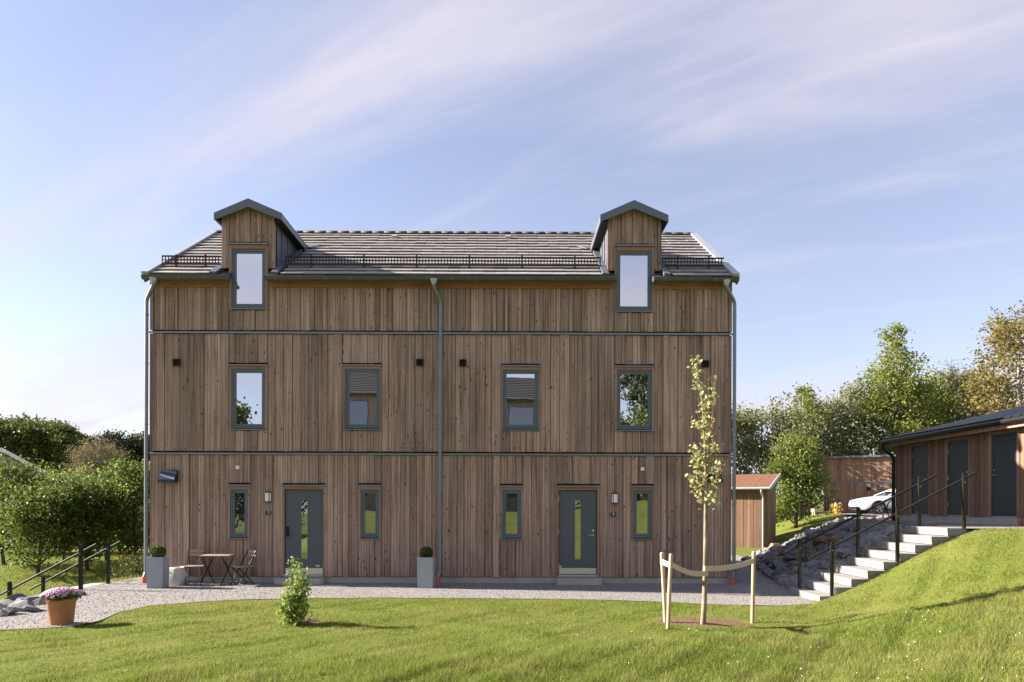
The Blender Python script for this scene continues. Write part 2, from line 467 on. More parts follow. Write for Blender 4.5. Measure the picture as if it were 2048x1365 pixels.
# ---------------------------------------------------------------- terrain
YF = 16.85                                   # facade plane
def sstep(u):
    u = np.clip(u, 0, 1); return u * u * (3 - 2 * u)
HK = [-6, 5, 8, 11, 13.5, 15.1, 20, 24.5, 26.5, 31, 40, 60]
HX0 = [3.0, 2.9, 3.7, 4.9, 6.02, 6.5, 7.5, 8.5, 10.6, 11.4, 12, 13]
HX1 = [16, 15.0, 13.0, 11.2, 9.35, 9.5, 10.8, 12.4, 14.2, 16.8, 17.8, 20]
PLAT = 1.49
edge_px = [(0, 1262), (70, 1259), (150, 1254), (200, 1243), (238, 1226), (300, 1213), (400, 1205), (500, 1200), (620, 1198), (760, 1197), (900, 1198),
           (1040, 1199), (1200, 1201), (1340, 1206), (1430, 1211), (1560, 1213), (1640, 1209)]
edge = [pix(a, b, Z=0.0) for a, b in edge_px]
edge = [Vector((-9.5, 10.3, 0))] + edge
EDX = [p.x for p in edge] + [8, 12, 16]; EDY = [p.y for p in edge] + [13.4, 13.4, 13.4]
def gz(X, Y):
    X = np.asarray(X, float); Y = np.asarray(Y, float)
    z = -(1.7 - 1.15 * sstep((Y - 17.5) / 10)) * sstep((-9.85 - X) / 3.2)
    x0 = np.interp(Y, HK, HX0); x1 = np.interp(Y, HK, HX1)
    u = np.clip((X - x0) / (x1 - x0), 0, 1)
    z = z + PLAT * (0.62 * u + 0.38 * sstep(u))
    yc = 9.5 + 0.32 * np.clip(X, -9, 4)
    d = np.clip(yc - Y, 0, 5)
    z = z - 0.085 * (np.sqrt(d * d + 0.09) - 0.3) * (1 - u)
    z = z + 1.9 * sstep((1.0 - Y) / 10.0)
    ey = np.interp(X, EDX, EDY)
    lawn = np.clip((ey - Y) / 1.2, 0, 1) * np.clip((Y - 1) / 2, 0, 1)
    z = z + lawn * (0.016 * np.sin(X * 2.3 + 1.3 * Y) + 0.014 * np.sin(1.1 * X - 2.9 * Y + 1.0) + 0.010 * np.sin(5.1 * X + 3.7 * Y))
    far = np.clip((np.hypot(X, Y - 15) - 60) / 300, 0, 1)
    z = z + far * 6.0 * np.clip((Y - 30) / 100, 0, 1)
    return z
def gzf(x, y): return float(gz(x, y))

def axis(*segs):
    out = []
    for a, b, s in segs: out += list(np.arange(a, b - 1e-6, s))
    out.append(segs[-1][1]); return np.array(out)
gx = axis((-420, -60, 40), (-60, -14, 1.5), (-14, 16, 0.22), (16, 60, 1.5), (60, 420, 40))
gy = axis((-120, -20, 10), (-20, 3, 1.0), (3, 18, 0.2), (18, 34, 0.35), (34, 70, 1.5), (70, 700, 35))
GXX, GYY = np.meshgrid(gx, gy)
GZZ = gz(GXX, GYY)
V = np.stack([GXX.ravel(), GYY.ravel(), GZZ.ravel()], 1)
nx, ny = len(gx), len(gy)
ii = (np.arange(ny - 1)[:, None] * nx + np.arange(nx - 1)[None, :]).ravel()
Fq = np.stack([ii, ii + 1, ii + nx + 1, ii + nx], 1)
ground = np_mesh('ground', V, Fq, GROUND, smooth=True)
tag(ground, 'grass covered ground around the house', kind='structure')

el = []
for a, b in zip(edge[:-1], edge[1:]):
    k = max(1, int((b - a).length / 0.12))
    for i in range(k):
        p = a.lerp(b, i / k)
        el.append((p.x, p.y + 0.035 * mnoise.noise((p.x * 2.1, p.y, 3)) + 0.02 * mnoise.noise((p.x * 9, p.y * 9, 1))))
el.append((edge[-1].x, edge[-1].y))
gravel_poly = el + [(6.20, 13.58), (6.22, 15.15), (6.75, 15.5), (7.1, 17.5), (7.9, 21), (8.9, 26.5), (5.3, 26.5), (5.30, 16.95), (-8.80, 16.95), (-8.80, 20), (-9.55, 20),
                    (-9.75, 16.7), (-9.78, 15.3), (-9.62, 13.4), (-9.5, 12)]
def in_poly(X, Y, poly):
    inside = np.zeros(X.shape, bool); n = len(poly)
    for i in range(n):
        x1, y1 = poly[i]; x2, y2 = poly[(i + 1) % n]
        if y1 == y2: continue
        c = ((y1 > Y) != (y2 > Y)) & (X < (x2 - x1) * (Y - y1) / (y2 - y1) + x1)
        inside ^= c
    return inside
bm = bmesh.new()
vs_ = [bm.verts.new((x, y, 0.014)) for x, y in gravel_poly]
f = bm.faces.new(vs_); bm.normal_update()
if f.normal.z < 0: f.normal_flip()
bmesh.ops.triangulate(bm, faces=bm.faces[:])
me = bpy.data.meshes.new('gravel_path'); bm.to_mesh(me); bm.free(); me.materials.append(GRAVEL)
gravel = bpy.data.objects.new('gravel_path', me); COL.objects.link(gravel)
tag(gravel, 'pale gravel path running along the front of the house', kind='structure')

# loose pebbles on the gravel (nobody could count them)
g = np.random.default_rng(5)
N = 34000
px_ = g.uniform(-9.6, 7.4, N); py_ = g.uniform(10.3, 17.5, N)
k = in_poly(px_, py_, gravel_poly) & ~((px_ > -9.0) & (px_ < 5.4) & (py_ > 16.86))
px_, py_ = px_[k], py_[k]; n = len(px_)
r_ = g.uniform(0.0045, 0.0115, n) * np.where(g.random(n) < 0.06, 1.7, 1.0)
octa = np.array([(1,0,0),(0,1,0),(-1,0,0),(0,-1,0),(0,0,0.7),(0,0,-0.7)])
of = np.array([(0,1,4),(1,2,4),(2,3,4),(3,0,4),(1,0,5),(2,1,5),(3,2,5),(0,3,5)])
an = g.uniform(0, 6.28, n); ca, sa = np.cos(an), np.sin(an)
st = g.uniform(0.6, 1.3, (n, 3)) * r_[:, None]
P = octa[None] * st[:, None, :]
V = np.stack([P[..., 0]*ca[:, None] - P[..., 1]*sa[:, None] + px_[:, None], P[..., 0]*sa[:, None] + P[..., 1]*ca[:, None] + py_[:, None], P[..., 2] + 0.016 + r_[:, None]*0.2], -1).reshape(-1, 3)
Fq = (of[None] + (np.arange(n) * 6)[:, None, None]).reshape(-1, 3)
peb = np_mesh('gravel_pebbles', V, Fq, PEBBLE)
tag(peb, 'loose small stones strewn over the gravel path', 'gravel', kind='stuff')

# paved upper level by the storage building
mb = MB()
ys = np.linspace(15.12, 44, 60)
def lx(y): return float(np.interp(y, HK, HX1)) + 0.02
for a, b in zip(ys[:-1], ys[1:]):
    mb.add([(lx(a), a, PLAT + 0.012), (30, a, PLAT + 0.012), (30, b, PLAT + 0.012), (lx(b), b, PLAT + 0.012)], [(0, 1, 2, 3)])
mb.add([(9.15, 13.62, PLAT + 0.012), (30, 13.62, PLAT + 0.012), (30, 15.12, PLAT + 0.012), (9.15, 15.12, PLAT + 0.012)], [(0, 1, 2, 3)])
tag(mb.build('upper_yard', GRAVEL), 'grey gravel yard on the upper level', kind='structure')

# ---------------------------------------------------------------- the house
def fx(px, py): return pix(px, py, Y=YF)
XL, XR = fx(300.5, 720).x, fx(1463.5, 720).x
HC = (XL + XR) / 2
house = thing('wooden_house', 'three storey brown timber clad house with tiled roof and two dormers', 'house', (HC, YF, 0))
UNIT = MB().box(-0.5, 0.5, -0.5, 0.5, -0.5, 0.5)
def unit_mesh(name, mat):
    return MB().box(-0.5, 0.5, -0.5, 0.5, -0.5, 0.5).mesh(name, mat)
BOARD = unit_mesh('board', WOOD)
def ubox(name, me, parent, x0, x1, y0, y1, z0, z1):
    o = root_loc(parent)
    return put(name, me, parent, (Vector(((x0+x1)/2, (y0+y1)/2, (z0+z1)/2)) - o), (abs(x1-x0), abs(y1-y0), abs(z1-z0)))

YB = YF + 7.4
Z_FT = fx(880, 1154.5).z                     # top of the foundation
ZB2_LO, ZB2_HI = fx(880, 911.2).z, fx(880, 907.2).z
ZB1_LO, ZB1_HI = fx(880, 669.6).z, fx(880, 665.6).z
Z_FASC = fx(880, 577.5).z
GAP = 0.035
Ye, Yr = YF - 0.27, 20.5
ze = pix(880, 553.5, Y=Ye).z
zr = pix(900, 470.5, Y=Yr).z
SL = (zr - ze) / (Yr - Ye); TH = math.atan(SL)
def roof_z(Y): return ze + (Y - Ye) * SL
def roof_y(z): return Ye + (z - ze) / SL
Z_TOP = roof_z(YF) - 0.16
mb = MB()
bx0, bx1, by0 = XL + 0.02, XR - 0.02, YF + 0.09
mb.box(bx0, bx1, by0, YB, Z_FT, Z_TOP - 0.06)
zg = roof_z(Yr) - 0.22
mb.prism([(bx0, by0 + 0.02, Z_TOP - 0.055), (bx0, YB - 0.02, Z_TOP - 0.055), (bx0, Yr, zg - 0.1)], (bx1 - bx0, 0, 0))
wall = mb.build('wall', DARK, house)
MB().box(XL + 0.03, XR - 0.03, YF + 0.02, YB, -0.3, Z_FT - 0.002).build('foundation', CONC, house)

# openings -------------------------------------------------------
wins = [  # storey, frame px (x0,x1,y0,y1), casing px (x0,x1), flashing top px, glass kind
    (2, (464.3, 531.0, 499.0, 616.5), (458.5, 536.5), 487.5, GLASS),
    (2, (1233.6, 1303.0, 502.5, 621.5), (1229.0, 1308.0), 491.0, GLASS),
    (1, (464.0, 530.4, 738.5, 857.0), (457.5, 535.4), 729.5, GLASS),
    (1, (691.0, 759.8, 738.8, 857.6), (685.0, 764.0), 729.7, GLASS),
    (1, (1005.8, 1076.0, 740.4, 858.4), (1001.5, 1080.2), 731.0, GLASS),
    (1, (1233.8, 1303.4, 741.2, 859.4), (1229.0, 1308.3), 732.0, GLASS),
    (0, (461.2, 495.8, 979.2, 1074.8), (456.8, 500.2), 969.3, GLASS_LOW),
    (0, (721.8, 758.0, 979.6, 1075.4), (716.6, 762.8), 969.9, GLASS_LOW),
    (0, (1004.8, 1042.0, 980.5, 1076.4), (1000.0, 1046.2), 971.0, GLASS_LOW),
    (0, (1266.4, 1303.3, 981.0, 1076.6), (1262.0, 1307.6), 971.6, GLASS_LOW)]
doors = [((569.2, 646.0, 979.8, 1150.0), (565.0, 650.2), 970.0), ((1117.2, 1194.0, 981.0, 1150.8), (1112.6, 1199.4), 971.4)]
openings = {0: [], 1: [], 2: []}

def ring(mb, x0, x1, z0, z1, w, y0, y1, wb=None):
    wb = wb or w
    mb.box(x0, x0 + w, y0, y1, z0, z1); mb.box(x1 - w, x1, y0, y1, z0, z1)
    mb.box(x0 + w, x1 - w, y0 + 0.0005, y1, z1 - w, z1); mb.box(x0 + w, x1 - w, y0 + 0.0005, y1, z0, z0 + wb)
    return mb

def flashing(parent, x0, x1, z):
    mb = MB()
    mb.prism([(x0, YF + 0.085, z + 0.028), (x0, YF - 0.062, z + 0.004), (x0, YF - 0.062, z - 0.030), (x0, YF - 0.056, z - 0.030), (x0, YF - 0.056, z - 0.002), (x0, YF + 0.085, z + 0.02)], (x1 - x0, 0, 0))
    return mb.build('head_flashing', ZINC, parent)

for st, fr, cs, fl, gl in wins:
    xm, ym = (fr[0] + fr[1]) / 2, (fr[2] + fr[3]) / 2
    x0, x1 = fx(fr[0], ym).x, fx(fr[1], ym).x
    z1, z0 = fx(xm, fr[2]).z, fx(xm, fr[3]).z
    c0, c1 = fx(cs[0], ym).x, fx(cs[1], ym).x
    zf = fx(xm, fl).z
    w = ring(MB(), x0, x1, z0, z1, 0.045, YF + 0.004, YF + 0.085).build('window', FRAME, house)
    ring(MB(), x0 + 0.047, x1 - 0.047, z0 + 0.052, z1 - 0.047, 0.042, YF + 0.018, YF + 0.08, 0.055).build('sash', FRAME, w)
    MB().box(x0 + 0.085, x1 - 0.085, YF + 0.045, YF + 0.055, z0 + 0.1, z1 - 0.085).build('pane', gl, w)
    mb = MB()
    mb.prism([(x0 - 0.03, YF + 0.08, z0 - 0.004), (x0 - 0.03, YF - 0.055, z0 - 0.022), (x0 - 0.03, YF - 0.055, z0 - 0.046), (x0 - 0.03, YF - 0.048, z0 - 0.046), (x0 - 0.03, YF - 0.048, z0 - 0.03), (x0 - 0.03, YF + 0.08, z0 - 0.014)], (x1 - x0 + 0.06, 0, 0))
    mb.build('sill', ZINC, w)
    for a, b in ((c0, x0 - 0.004), (x1 + 0.004, c1)):
        MB().box(a, b, YF - 0.02, YF + 0.085, z0 - 0.05, zf - 0.034).build('casing_board', WOOD_TRIM, w)
    MB().box(x0 - 0.003, x1 + 0.003, YF - 0.0195, YF + 0.085, z1 + 0.006, zf - 0.0345).build('head_board', WOOD_WARM, w)
    flashing(w, c0 - 0.02, c1 + 0.02, zf - 0.01)
    # hinge on the sash edge
    openings[st].append((c0, c1, z0 - 0.052, zf + GAP))

for i, (fr, cs, fl) in enumerate(doors):
    xm = (fr[0] + fr[1]) / 2
    x0, x1 = fx(fr[0], 1060).x, fx(fr[1], 1060).x
    z1, z0 = fx(xm, fr[2]).z, fx(xm, fr[3]).z
    c0, c1 = fx(cs[0], 1060).x, fx(cs[1], 1060).x
    zf = fx(xm, fl).z
    d = MB().box(x0 + 0.012, x1 - 0.012, YF + 0.03, YF + 0.075, z0 + 0.02, z1 - 0.012).build('door', DOORP, house)
    tag(d, 'blue grey front door with narrow glazed strip and steel kick plate' + (' and black keypad lock' if i == 0 else ' and steel lever handle'))
    gp = (600.8, 616.2, 997.8, 1119.8) if i == 0 else (1148.4, 1163.0, 1000.0, 1120.6)
    g0, g1 = fx(gp[0], 1060).x, fx(gp[1], 1060).x; gt, gb = fx(xm, gp[2]).z, fx(xm, gp[3]).z
    ring(MB(), g0, g1, gb, gt, 0.022, YF + 0.020, YF + 0.0298).build('pane_trim', FRAME, d)
    MB().box(g0 + 0.022, g1 - 0.022, YF + 0.024, YF + 0.0295, gb + 0.022, gt - 0.022).build('pane', GLASS_LOW, d)
    kz0, kz1 = fx(xm, 1148.6).z, fx(xm, 1136.8).z
    MB().box(x0 + 0.014, x1 - 0.014, YF + 0.026, YF + 0.0296, kz0, kz1).build('kick_plate', STEEL, d)
    MB().box(x0 - 0.01, x1 + 0.01, YF - 0.03, YF + 0.085, fx(xm, 1154).z, z0 + 0.012).build('threshold', ZINC_L, d)
    sgn = 1 if i == 0 else -1                 # hinge side
    hx = x1 if i == 0 else x0
    for zz_ in (fx(xm, 998).z, fx(xm, 1064).z, fx(xm, 1131).z):
        mb = MB(); mb.tube([(hx, YF + 0.022, zz_ - 0.06), (hx, YF + 0.022, zz_ + 0.06)], 0.011, 8)
        mb.build('hinge', STEEL, d)
    if i == 0:
        a, b = fx(572.2, 1060).x, fx(577.2, 1060).x
        zt, zb = fx(xm, 1053.5).z, fx(xm, 1073.6).z
        lk = MB().box(a, b, YF + 0.002, YF + 0.0295, zb, zt).build('keypad_lock', BLACK, d)
        MB().tube([(b - 0.03, YF + 0.0, zb + 0.03), (b - 0.03, YF - 0.035, zb + 0.03), (b + 0.09, YF - 0.035, zb + 0.026)], 0.009, 8).build('lever', BLACK, lk)
        MB().box(fx(634, 1).x, fx(642, 1).x, YF + 0.027, YF + 0.0297, fx(xm, 1133.6).z, fx(xm, 1131).z).build('maker_plate', STEEL, d)
    else:
        kx = fx(1189, 1).x
        for zq, nm in ((fx(xm, 1061.7).z, 'lock_rose'), (fx(xm, 1070.6).z, 'handle_rose')):
            mb = MB(); mb.tube([(kx, YF + 0.029, zq), (kx, YF + 0.016, zq)], 0.026, 14); mb.build(nm, STEEL, d)
        zq = fx(xm, 1070.6).z
        MB().tube([(kx, YF + 0.02, zq), (kx, YF - 0.03, zq), (kx - 0.13, YF - 0.03, zq + 0.004)], 0.010, 8).build('lever', STEEL, d)
        MB().box(fx(1120, 1).x, fx(1127, 1).x, YF + 0.027, YF + 0.0297, fx(xm, 1135).z, fx(xm, 1132.4).z).build('maker_plate', STEEL, d)
    for a, b in ((c0, x0 - 0.003), (x1 + 0.003, c1)):
        MB().box(a, b, YF - 0.02, YF + 0.085, Z_FT + 0.01, zf - 0.034).build('casing_board', WOOD_TRIM, d)
    MB().box(x0 - 0.0025, x1 + 0.0025, YF - 0.0195, YF + 0.085, z1 + 0.004, zf - 0.0345).build('head_board', WOOD_WARM, d)
    flashing(d, c0 - 0.03, c1 + 0.03, zf - 0.01)
    openings[0].append((c0, c1, -1, zf + GAP))
    # concrete entrance step
    sp = (555.7, 652.4) if i == 0 else (1112.5, 1203.0)
    s0, s1 = fx(sp[0] - 2, 1160).x + 0.02, fx(sp[1], 1160).x
    zt = fx(xm, 1155.0).z
    mb = MB(); ch = 0.05
    mb.prism([(s0, YF - 0.012, 0), (s0, YF - 0.30, 0), (s0 + ch, YF - 0.36, 0), (s1 - ch, YF - 0.36, 0), (s1, YF - 0.30, 0), (s1, YF - 0.012, 0)], (0, 0, zt - 0.004))
    stp = mb.build('entrance_step', CONC)
    tag(stp, 'low concrete step below the front door ' + ('beside the folding chairs' if i == 0 else 'with the steel lever handle'), 'step', 'concrete entrance steps')

# cladding boards -------------------------------------------------
fasc = [(321.6, 455.0), (541.0, 1225.5), (1311.5, 1441.0)]
fasc_x = [(fx(a, 568).x, fx(b, 568).x) for a, b in fasc]
nails = MB()
n_board = 0
def clad(st, z0, z1, wavg, alt):
    global n_board
    part = MB().box(XL + 0.005, XR - 0.005, YF + 0.075, YF + 0.088, z0, min(z1, Z_FASC)).build('cladding', DARK, house)
    brk = {XL, XR}
    for (a, b, c, d) in openings[st]: brk |= {a, b}
    if st == 2:
        for a, b in fasc_x: brk |= {a, b}
    brk = sorted(brk)
    br2 = [brk[0]]
    for b in brk[1:]:
        if b - br2[-1] > 0.012: br2.append(b)
    flip = 0
    for a, b in zip(br2[:-1], br2[1:]):
        mid = (a + b) / 2
        top = z1
        if st == 2 and any(p - 0.01 < mid < q + 0.01 for p, q in fasc_x): top = Z_FASC
        spans = [(z0, top)]
        for (p, q, c, d) in openings[st]:
            if p - 0.005 < mid < q + 0.005:
                ns = []
                for s, t in spans:
                    if c - s > 0.03: ns.append((s, c))
                    if t - d > 0.03: ns.append((d, t))
                spans = ns
        n = max(1, round((b - a) / wavg))
        ws = [rng.uniform(0.72, 1.28) for _ in range(n)]
        if alt: ws = [(1.35 if (q + flip) % 2 else 0.65) * rng.uniform(0.9, 1.1) for q in range(n)]
        sw = sum(ws); x = a
        for q, w in enumerate(ws):
            w = w / sw * (b - a)
            if alt: dpt = 0.0 if (q + flip) % 2 else 0.022
            else: dpt = rng.choice([0.0, 0.0, 0.014, 0.028])
            gp = 0.0045
            for s, t in spans:
                ubox('board', BOARD, part, x + gp, x + w - gp, YF - dpt, YF + 0.074, s + rng.uniform(0, 0.008), t)
                n_board += 1
                nz = s + 0.16
                while nz < t - 0.05:
                    for xx in ((x + w * 0.25, x + w * 0.75) if w > 0.11 else (x + w / 2,)):
                        r = 0.0048
                        nails.add([(xx - r, YF - dpt - 0.0012, nz - r), (xx + r, YF - dpt - 0.0012, nz - r), (xx + r, YF - dpt - 0.0012, nz + r), (xx - r, YF - dpt - 0.0012, nz + r)], [(0, 1, 2, 3)])
                    nz += 0.6
            x += w
        flip += n
    return part
clad(0, Z_FT + 0.004, ZB2_LO - 0.006, 0.20, False)
clad(1, ZB2_HI + GAP, ZB1_LO - 0.006, 0.20, False)
clad(2, ZB1_HI + GAP, Z_TOP, 0.158, True)
nl = nails.build('nail_heads', STEEL, house); nl['kind'] = 'stuff'
print('boards', n_board)
for a, b in fasc_x:
    MB().box(a, b, YF - 0.028, YF + 0.085, Z_FASC + 0.006, Z_TOP + 0.02).build('fascia_board', WOOD_WARM, house)
# drip flashings between the storeys, one per half of the house
for lo, hi in ((ZB2_LO, ZB2_HI), (ZB1_LO, ZB1_HI)):
    for a, b in ((XL - 0.01, fx(880, 800).x), (fx(880.2, 800).x, XR + 0.01)):
        mb = MB()
        mb.prism([(a, YF + 0.085, hi + 0.018), (a, YF - 0.05, hi - 0.004), (a, YF - 0.05, lo), (a, YF - 0.044, lo), (a, YF - 0.044, hi - 0.012), (a, YF + 0.085, hi + 0.01)], (b - a, 0, 0))
        mb.build('drip_flashing', ZINC, house)

# roof -------------------------------------------------------------
RX0, RX1 = pix(287, 552, Y=Ye).x, pix(1476, 560, Y=Ye).x
DXW = [(fx(443.0, 500).x, fx(550.6, 500).x), (fx(1215.0, 500).x, fx(1322.6, 500).x)]      # dormer walls
ct, snt = math.cos(TH), math.sin(TH)
def rp(x, v, w):                              # point on the front slope: along x, up the slope, off the slope
    return Vector((x, Ye + v * ct - w * snt, ze + v * snt + w * ct))
LS = (Yr - Ye) / ct
mb = MB()
YBK = 2 * Yr - Ye
T = 0.12
def slab(x0, x1, v0, v1):
    mb.hexa([rp(x0, v0, -T), rp(x1, v0, -T), rp(x1, v1, -T), rp(x0, v1, -T)], [rp(x0, v0, 0), rp(x1, v0, 0), rp(x1, v1, 0), rp(x0, v1, 0)])
gpx = lambda q: pix(q, 555, Y=Ye - 0.05).x
GE = [(RX0, gpx(453.5)), (gpx(528), gpx(1234)), (gpx(1307), RX1)]     # eave pieces between the dormers
vw = (YF - Ye + 0.1) / ct
for a, b in GE: slab(a, b, 0.0, vw)
slab(RX0, RX1, vw + 0.001, LS)
mb.hexa([(RX0, YBK, ze - T), (RX1, YBK, ze - T), (RX1, Yr, zr - T), (RX0, Yr, zr - T)], [(RX0, YBK, ze), (RX1, YBK, ze), (RX1, Yr, zr), (RX0, Yr, zr)])
roof = mb.build('roof', GUTTER, house)
NROW = 14; GA = LS / NROW
NCOL = 49; TW = (RX1 - RX0 - 0.30) / NCOL
def tile_shape():
    w = TW / 2 - 0.002
    return [(-w, 0, 0.046), (w, 0, 0.046), (w, GA * 1.12, -0.002), (-w, GA * 1.12, -0.002)], [(-w, 0, 0.074), (w, 0, 0.074), (w, GA * 1.12, 0.024), (-w, GA * 1.12, 0.024)]
tb, tt = tile_shape()
TILE_ME = MB().hexa(tb, tt).mesh('roof_tile', TILE)
rest = MB(); n_tile = 0
hr = root_loc(house)
zt_d = fx(497, 440).z
for r in range(NROW):
    for c in range(NCOL):
        x = RX0 + 0.15 + (c + 0.5) * TW
        v = r * GA
        zc = ze + (v + GA * 0.4) * snt
        if any(a - 0.13 < x < b + 0.13 for a, b in DXW) and zc < zt_d - 0.1: continue
        if n_tile < 296:
            p = rp(x, v, rng.uniform(-0.002, 0.002))
            put('roof_tile', TILE_ME, roof, p - hr, None, (TH + rng.uniform(-0.006, 0.006), 0, rng.uniform(-0.006, 0.006)))
            n_tile += 1
        else:
            jj = rng.uniform(-0.004, 0.004)
            rest.hexa([rp(x + q[0], v + q[1], q[2] + jj) for q in tb], [rp(x + q[0], v + q[1], q[2] + jj) for q in tt])
ro = rest.build('upper_roof_tiles', TILE, roof); ro['kind'] = 'stuff'
# ridge tiles
nrt = 42; rw = (RX1 - RX0) / nrt
mb = MB()
pf = []
for xx, rr in ((-rw / 2 - 0.03, 0.135), (rw / 2, 0.115)):
    pf.append([(xx, rr * math.cos(a) * 1.05, rr * math.sin(a) * 0.8) for a in np.linspace(0, math.pi, 9)])
mb.add(pf[0] + pf[1], [(i, i + 1, i + 10, i + 9) for i in range(8)] + [tuple(range(9))[::-1], tuple(range(9, 18))], True)
RID = mb.mesh('ridge_tile', RIDGE)
for i in range(nrt):
    put('ridge_tile', RID, roof, Vector((RX0 + (i + 0.5) * rw, Yr, zr + 0.005)) - hr)
# verge trims and barge ends
for s, xe in ((1, RX0), (-1, RX1)):
    x0, x1 = (xe - 0.02, xe + 0.155) if s > 0 else (xe - 0.155, xe + 0.02)
    mb = MB()
    mb.hexa([rp(x0, -0.03, 0.03), rp(x1, -0.03, 0.03), rp(x1, LS + 0.02, 0.03), rp(x0, LS + 0.02, 0.03)], [rp(x0, -0.03, 0.105), rp(x1, -0.03, 0.105), rp(x1, LS + 0.02, 0.105), rp(x0, LS + 0.02, 0.105)])
    mb.build('verge_trim', ZINC_L, roof)
    xo = xe - 0.015 if s > 0 else xe - 0.02
    mb = MB()
    mb.hexa([rp(xo, -0.02, -0.16), rp(xo + 0.035, -0.02, -0.16), rp(xo + 0.035, LS, -0.16), rp(xo, LS, -0.16)], [rp(xo, -0.02, 0.028), rp(xo + 0.035, -0.02, 0.028), rp(xo + 0.035, LS, 0.028), rp(xo, LS, 0.028)])
    mb.build('barge_board', DORMER_METAL, roof)
# small roof vents near the ridge
for vx in (789, 1016):
    zc = pix(vx, 475, Y=Yr - 0.55)
    mb = MB(); p = rp(zc.x, LS - 0.65, 0.05)
    mb.hexa([rp(zc.x - 0.09, LS - 0.72, 0.02), rp(zc.x + 0.09, LS - 0.72, 0.02), rp(zc.x + 0.09, LS - 0.52, 0.02), rp(zc.x - 0.09, LS - 0.52, 0.02)],
            [rp(zc.x - 0.075, LS - 0.72, 0.12), rp(zc.x + 0.075, LS - 0.72, 0.12), rp(zc.x + 0.075, LS - 0.54, 0.11), rp(zc.x - 0.075, LS - 0.54, 0.11)])
    mb.build('roof_vent', TILE, roof)
# gutters
for a, b in GE:
    n = 12; prof_o = []; prof_i = []
    gyc, gzc = Ye - 0.045, ze - 0.035
    for i in range(n + 1):
        w = math.pi * i / n
        prof_o.append((gyc - 0.068 * math.cos(w), gzc - 0.085 * math.sin(w)))
        prof_i.append((gyc - 0.058 * math.cos(w), gzc - 0.073 * math.sin(w)))
    sec = prof_o + prof_i[::-1]
    mb = MB(); k = len(sec)
    vs2 = [(a, y, z) for y, z in sec] + [(b, y, z) for y, z in sec]
    mb.add(vs2, [(i, (i + 1) % k, k + (i + 1) % k, k + i) for i in range(k)], True)
    for e, xx in ((0, a), (1, b)):
        mb.add([(xx, y, z) for y, z in prof_o], [tuple(range(n + 1))])
    mb.tube([(a, gyc - 0.066, gzc + 0.004), (b, gyc - 0.066, gzc + 0.004)], 0.011, 6)
    gu = mb.build('gutter', GUTTER, house)
    x = a + 0.28
    while x < b - 0.1:
        mb = MB()
        vs2 = []
        for i in range(n + 1):
            w = math.pi * i / n
            vs2 += [(x - 0.009, gyc - 0.0715 * math.cos(w), gzc - 0.0885 * math.sin(w)), (x + 0.009, gyc - 0.0715 * math.cos(w), gzc - 0.0885 * math.sin(w))]
        mb.add(vs2, [(2*i, 2*i+1, 2*i+3, 2*i+2) for i in range(n)], True)
        mb.build('gutter_bracket', ZINC, gu)
        x += 0.61
# downpipes: funnel, swan neck, pipe, drain collar
def smooth_path(pts, k=6):
    out = [Vector(pts[0])]
    for i in range(1, len(pts) - 1):
        a, b, c = Vector(pts[i-1]), Vector(pts[i]), Vector(pts[i+1])
        rr = min(0.10, (a-b).length * 0.45, (c-b).length * 0.45)
        p, q = b + (a-b).normalized() * rr, b + (c-b).normalized() * rr
        for j in range(k + 1):
            t = j / k; out.append(p * (1-t)**2 + b * 2*t*(1-t) + q * t*t)
    out.append(Vector(pts[-1])); return out
gyc = Ye - 0.045
PR = 0.043
for (fxp, pxp, ybot, colp) in ((307.0, 296.6, 1150, (287, 297)), (867.6, 882.0, 1150, (874.7, 884.6)), (1453.0, 1467.2, 1150, (1460, 1470))):
    a = pix(fxp, 560, Y=gyc); x2 = fx(pxp, 620).x
    yp = YF - 0.075
    ztop = ze - 0.11
    pts = [(a.x, gyc, ztop), (a.x, gyc, ztop - 0.14), (x2, yp, ztop - 0.42), (x2, yp, 0.34)]
    cx = x2 + (-0.05 if pxp > 300 else 0.0)
    pts += [(x2, yp, 0.27), (cx, yp - 0.06, 0.16)]
    dp = MB().tube(smooth_path(pts), PR, 14).build('downpipe', ZINC, house)
    MB().lathe((a.x, gyc, ztop - 0.10), [(0.050, 0.0), (0.052, 0.03), (0.098, 0.115), (0.098, 0.125)], 16).build('outlet_funnel', ZINC_L, dp)
    MB().lathe((cx, yp - 0.065, 0.0), [(0.064, -0.1), (0.064, 0.155), (0.058, 0.17)], 18).build('drain_collar', ORANGE, dp)
    for zc in (0.55, 2.0, 3.9, 5.4, 6.6):
        mb = MB(); mb.lathe((x2, yp, zc), [(PR + 0.006, -0.016), (PR + 0.006, 0.016)], 14); mb.box(x2 - 0.008, x2 + 0.008, yp + PR, YF + 0.03, zc - 0.01, zc + 0.01)
        mb.build('pipe_clamp', ZINC, dp)
    if pxp > 300:
        mb = MB(); mb.lathe((cx - 0.07, yp - 0.065, 0.15), [(0.035, 0), (0.045, 0.045), (0.03, 0.06)], 12); mb.build('leaf_trap', ZINC, dp)

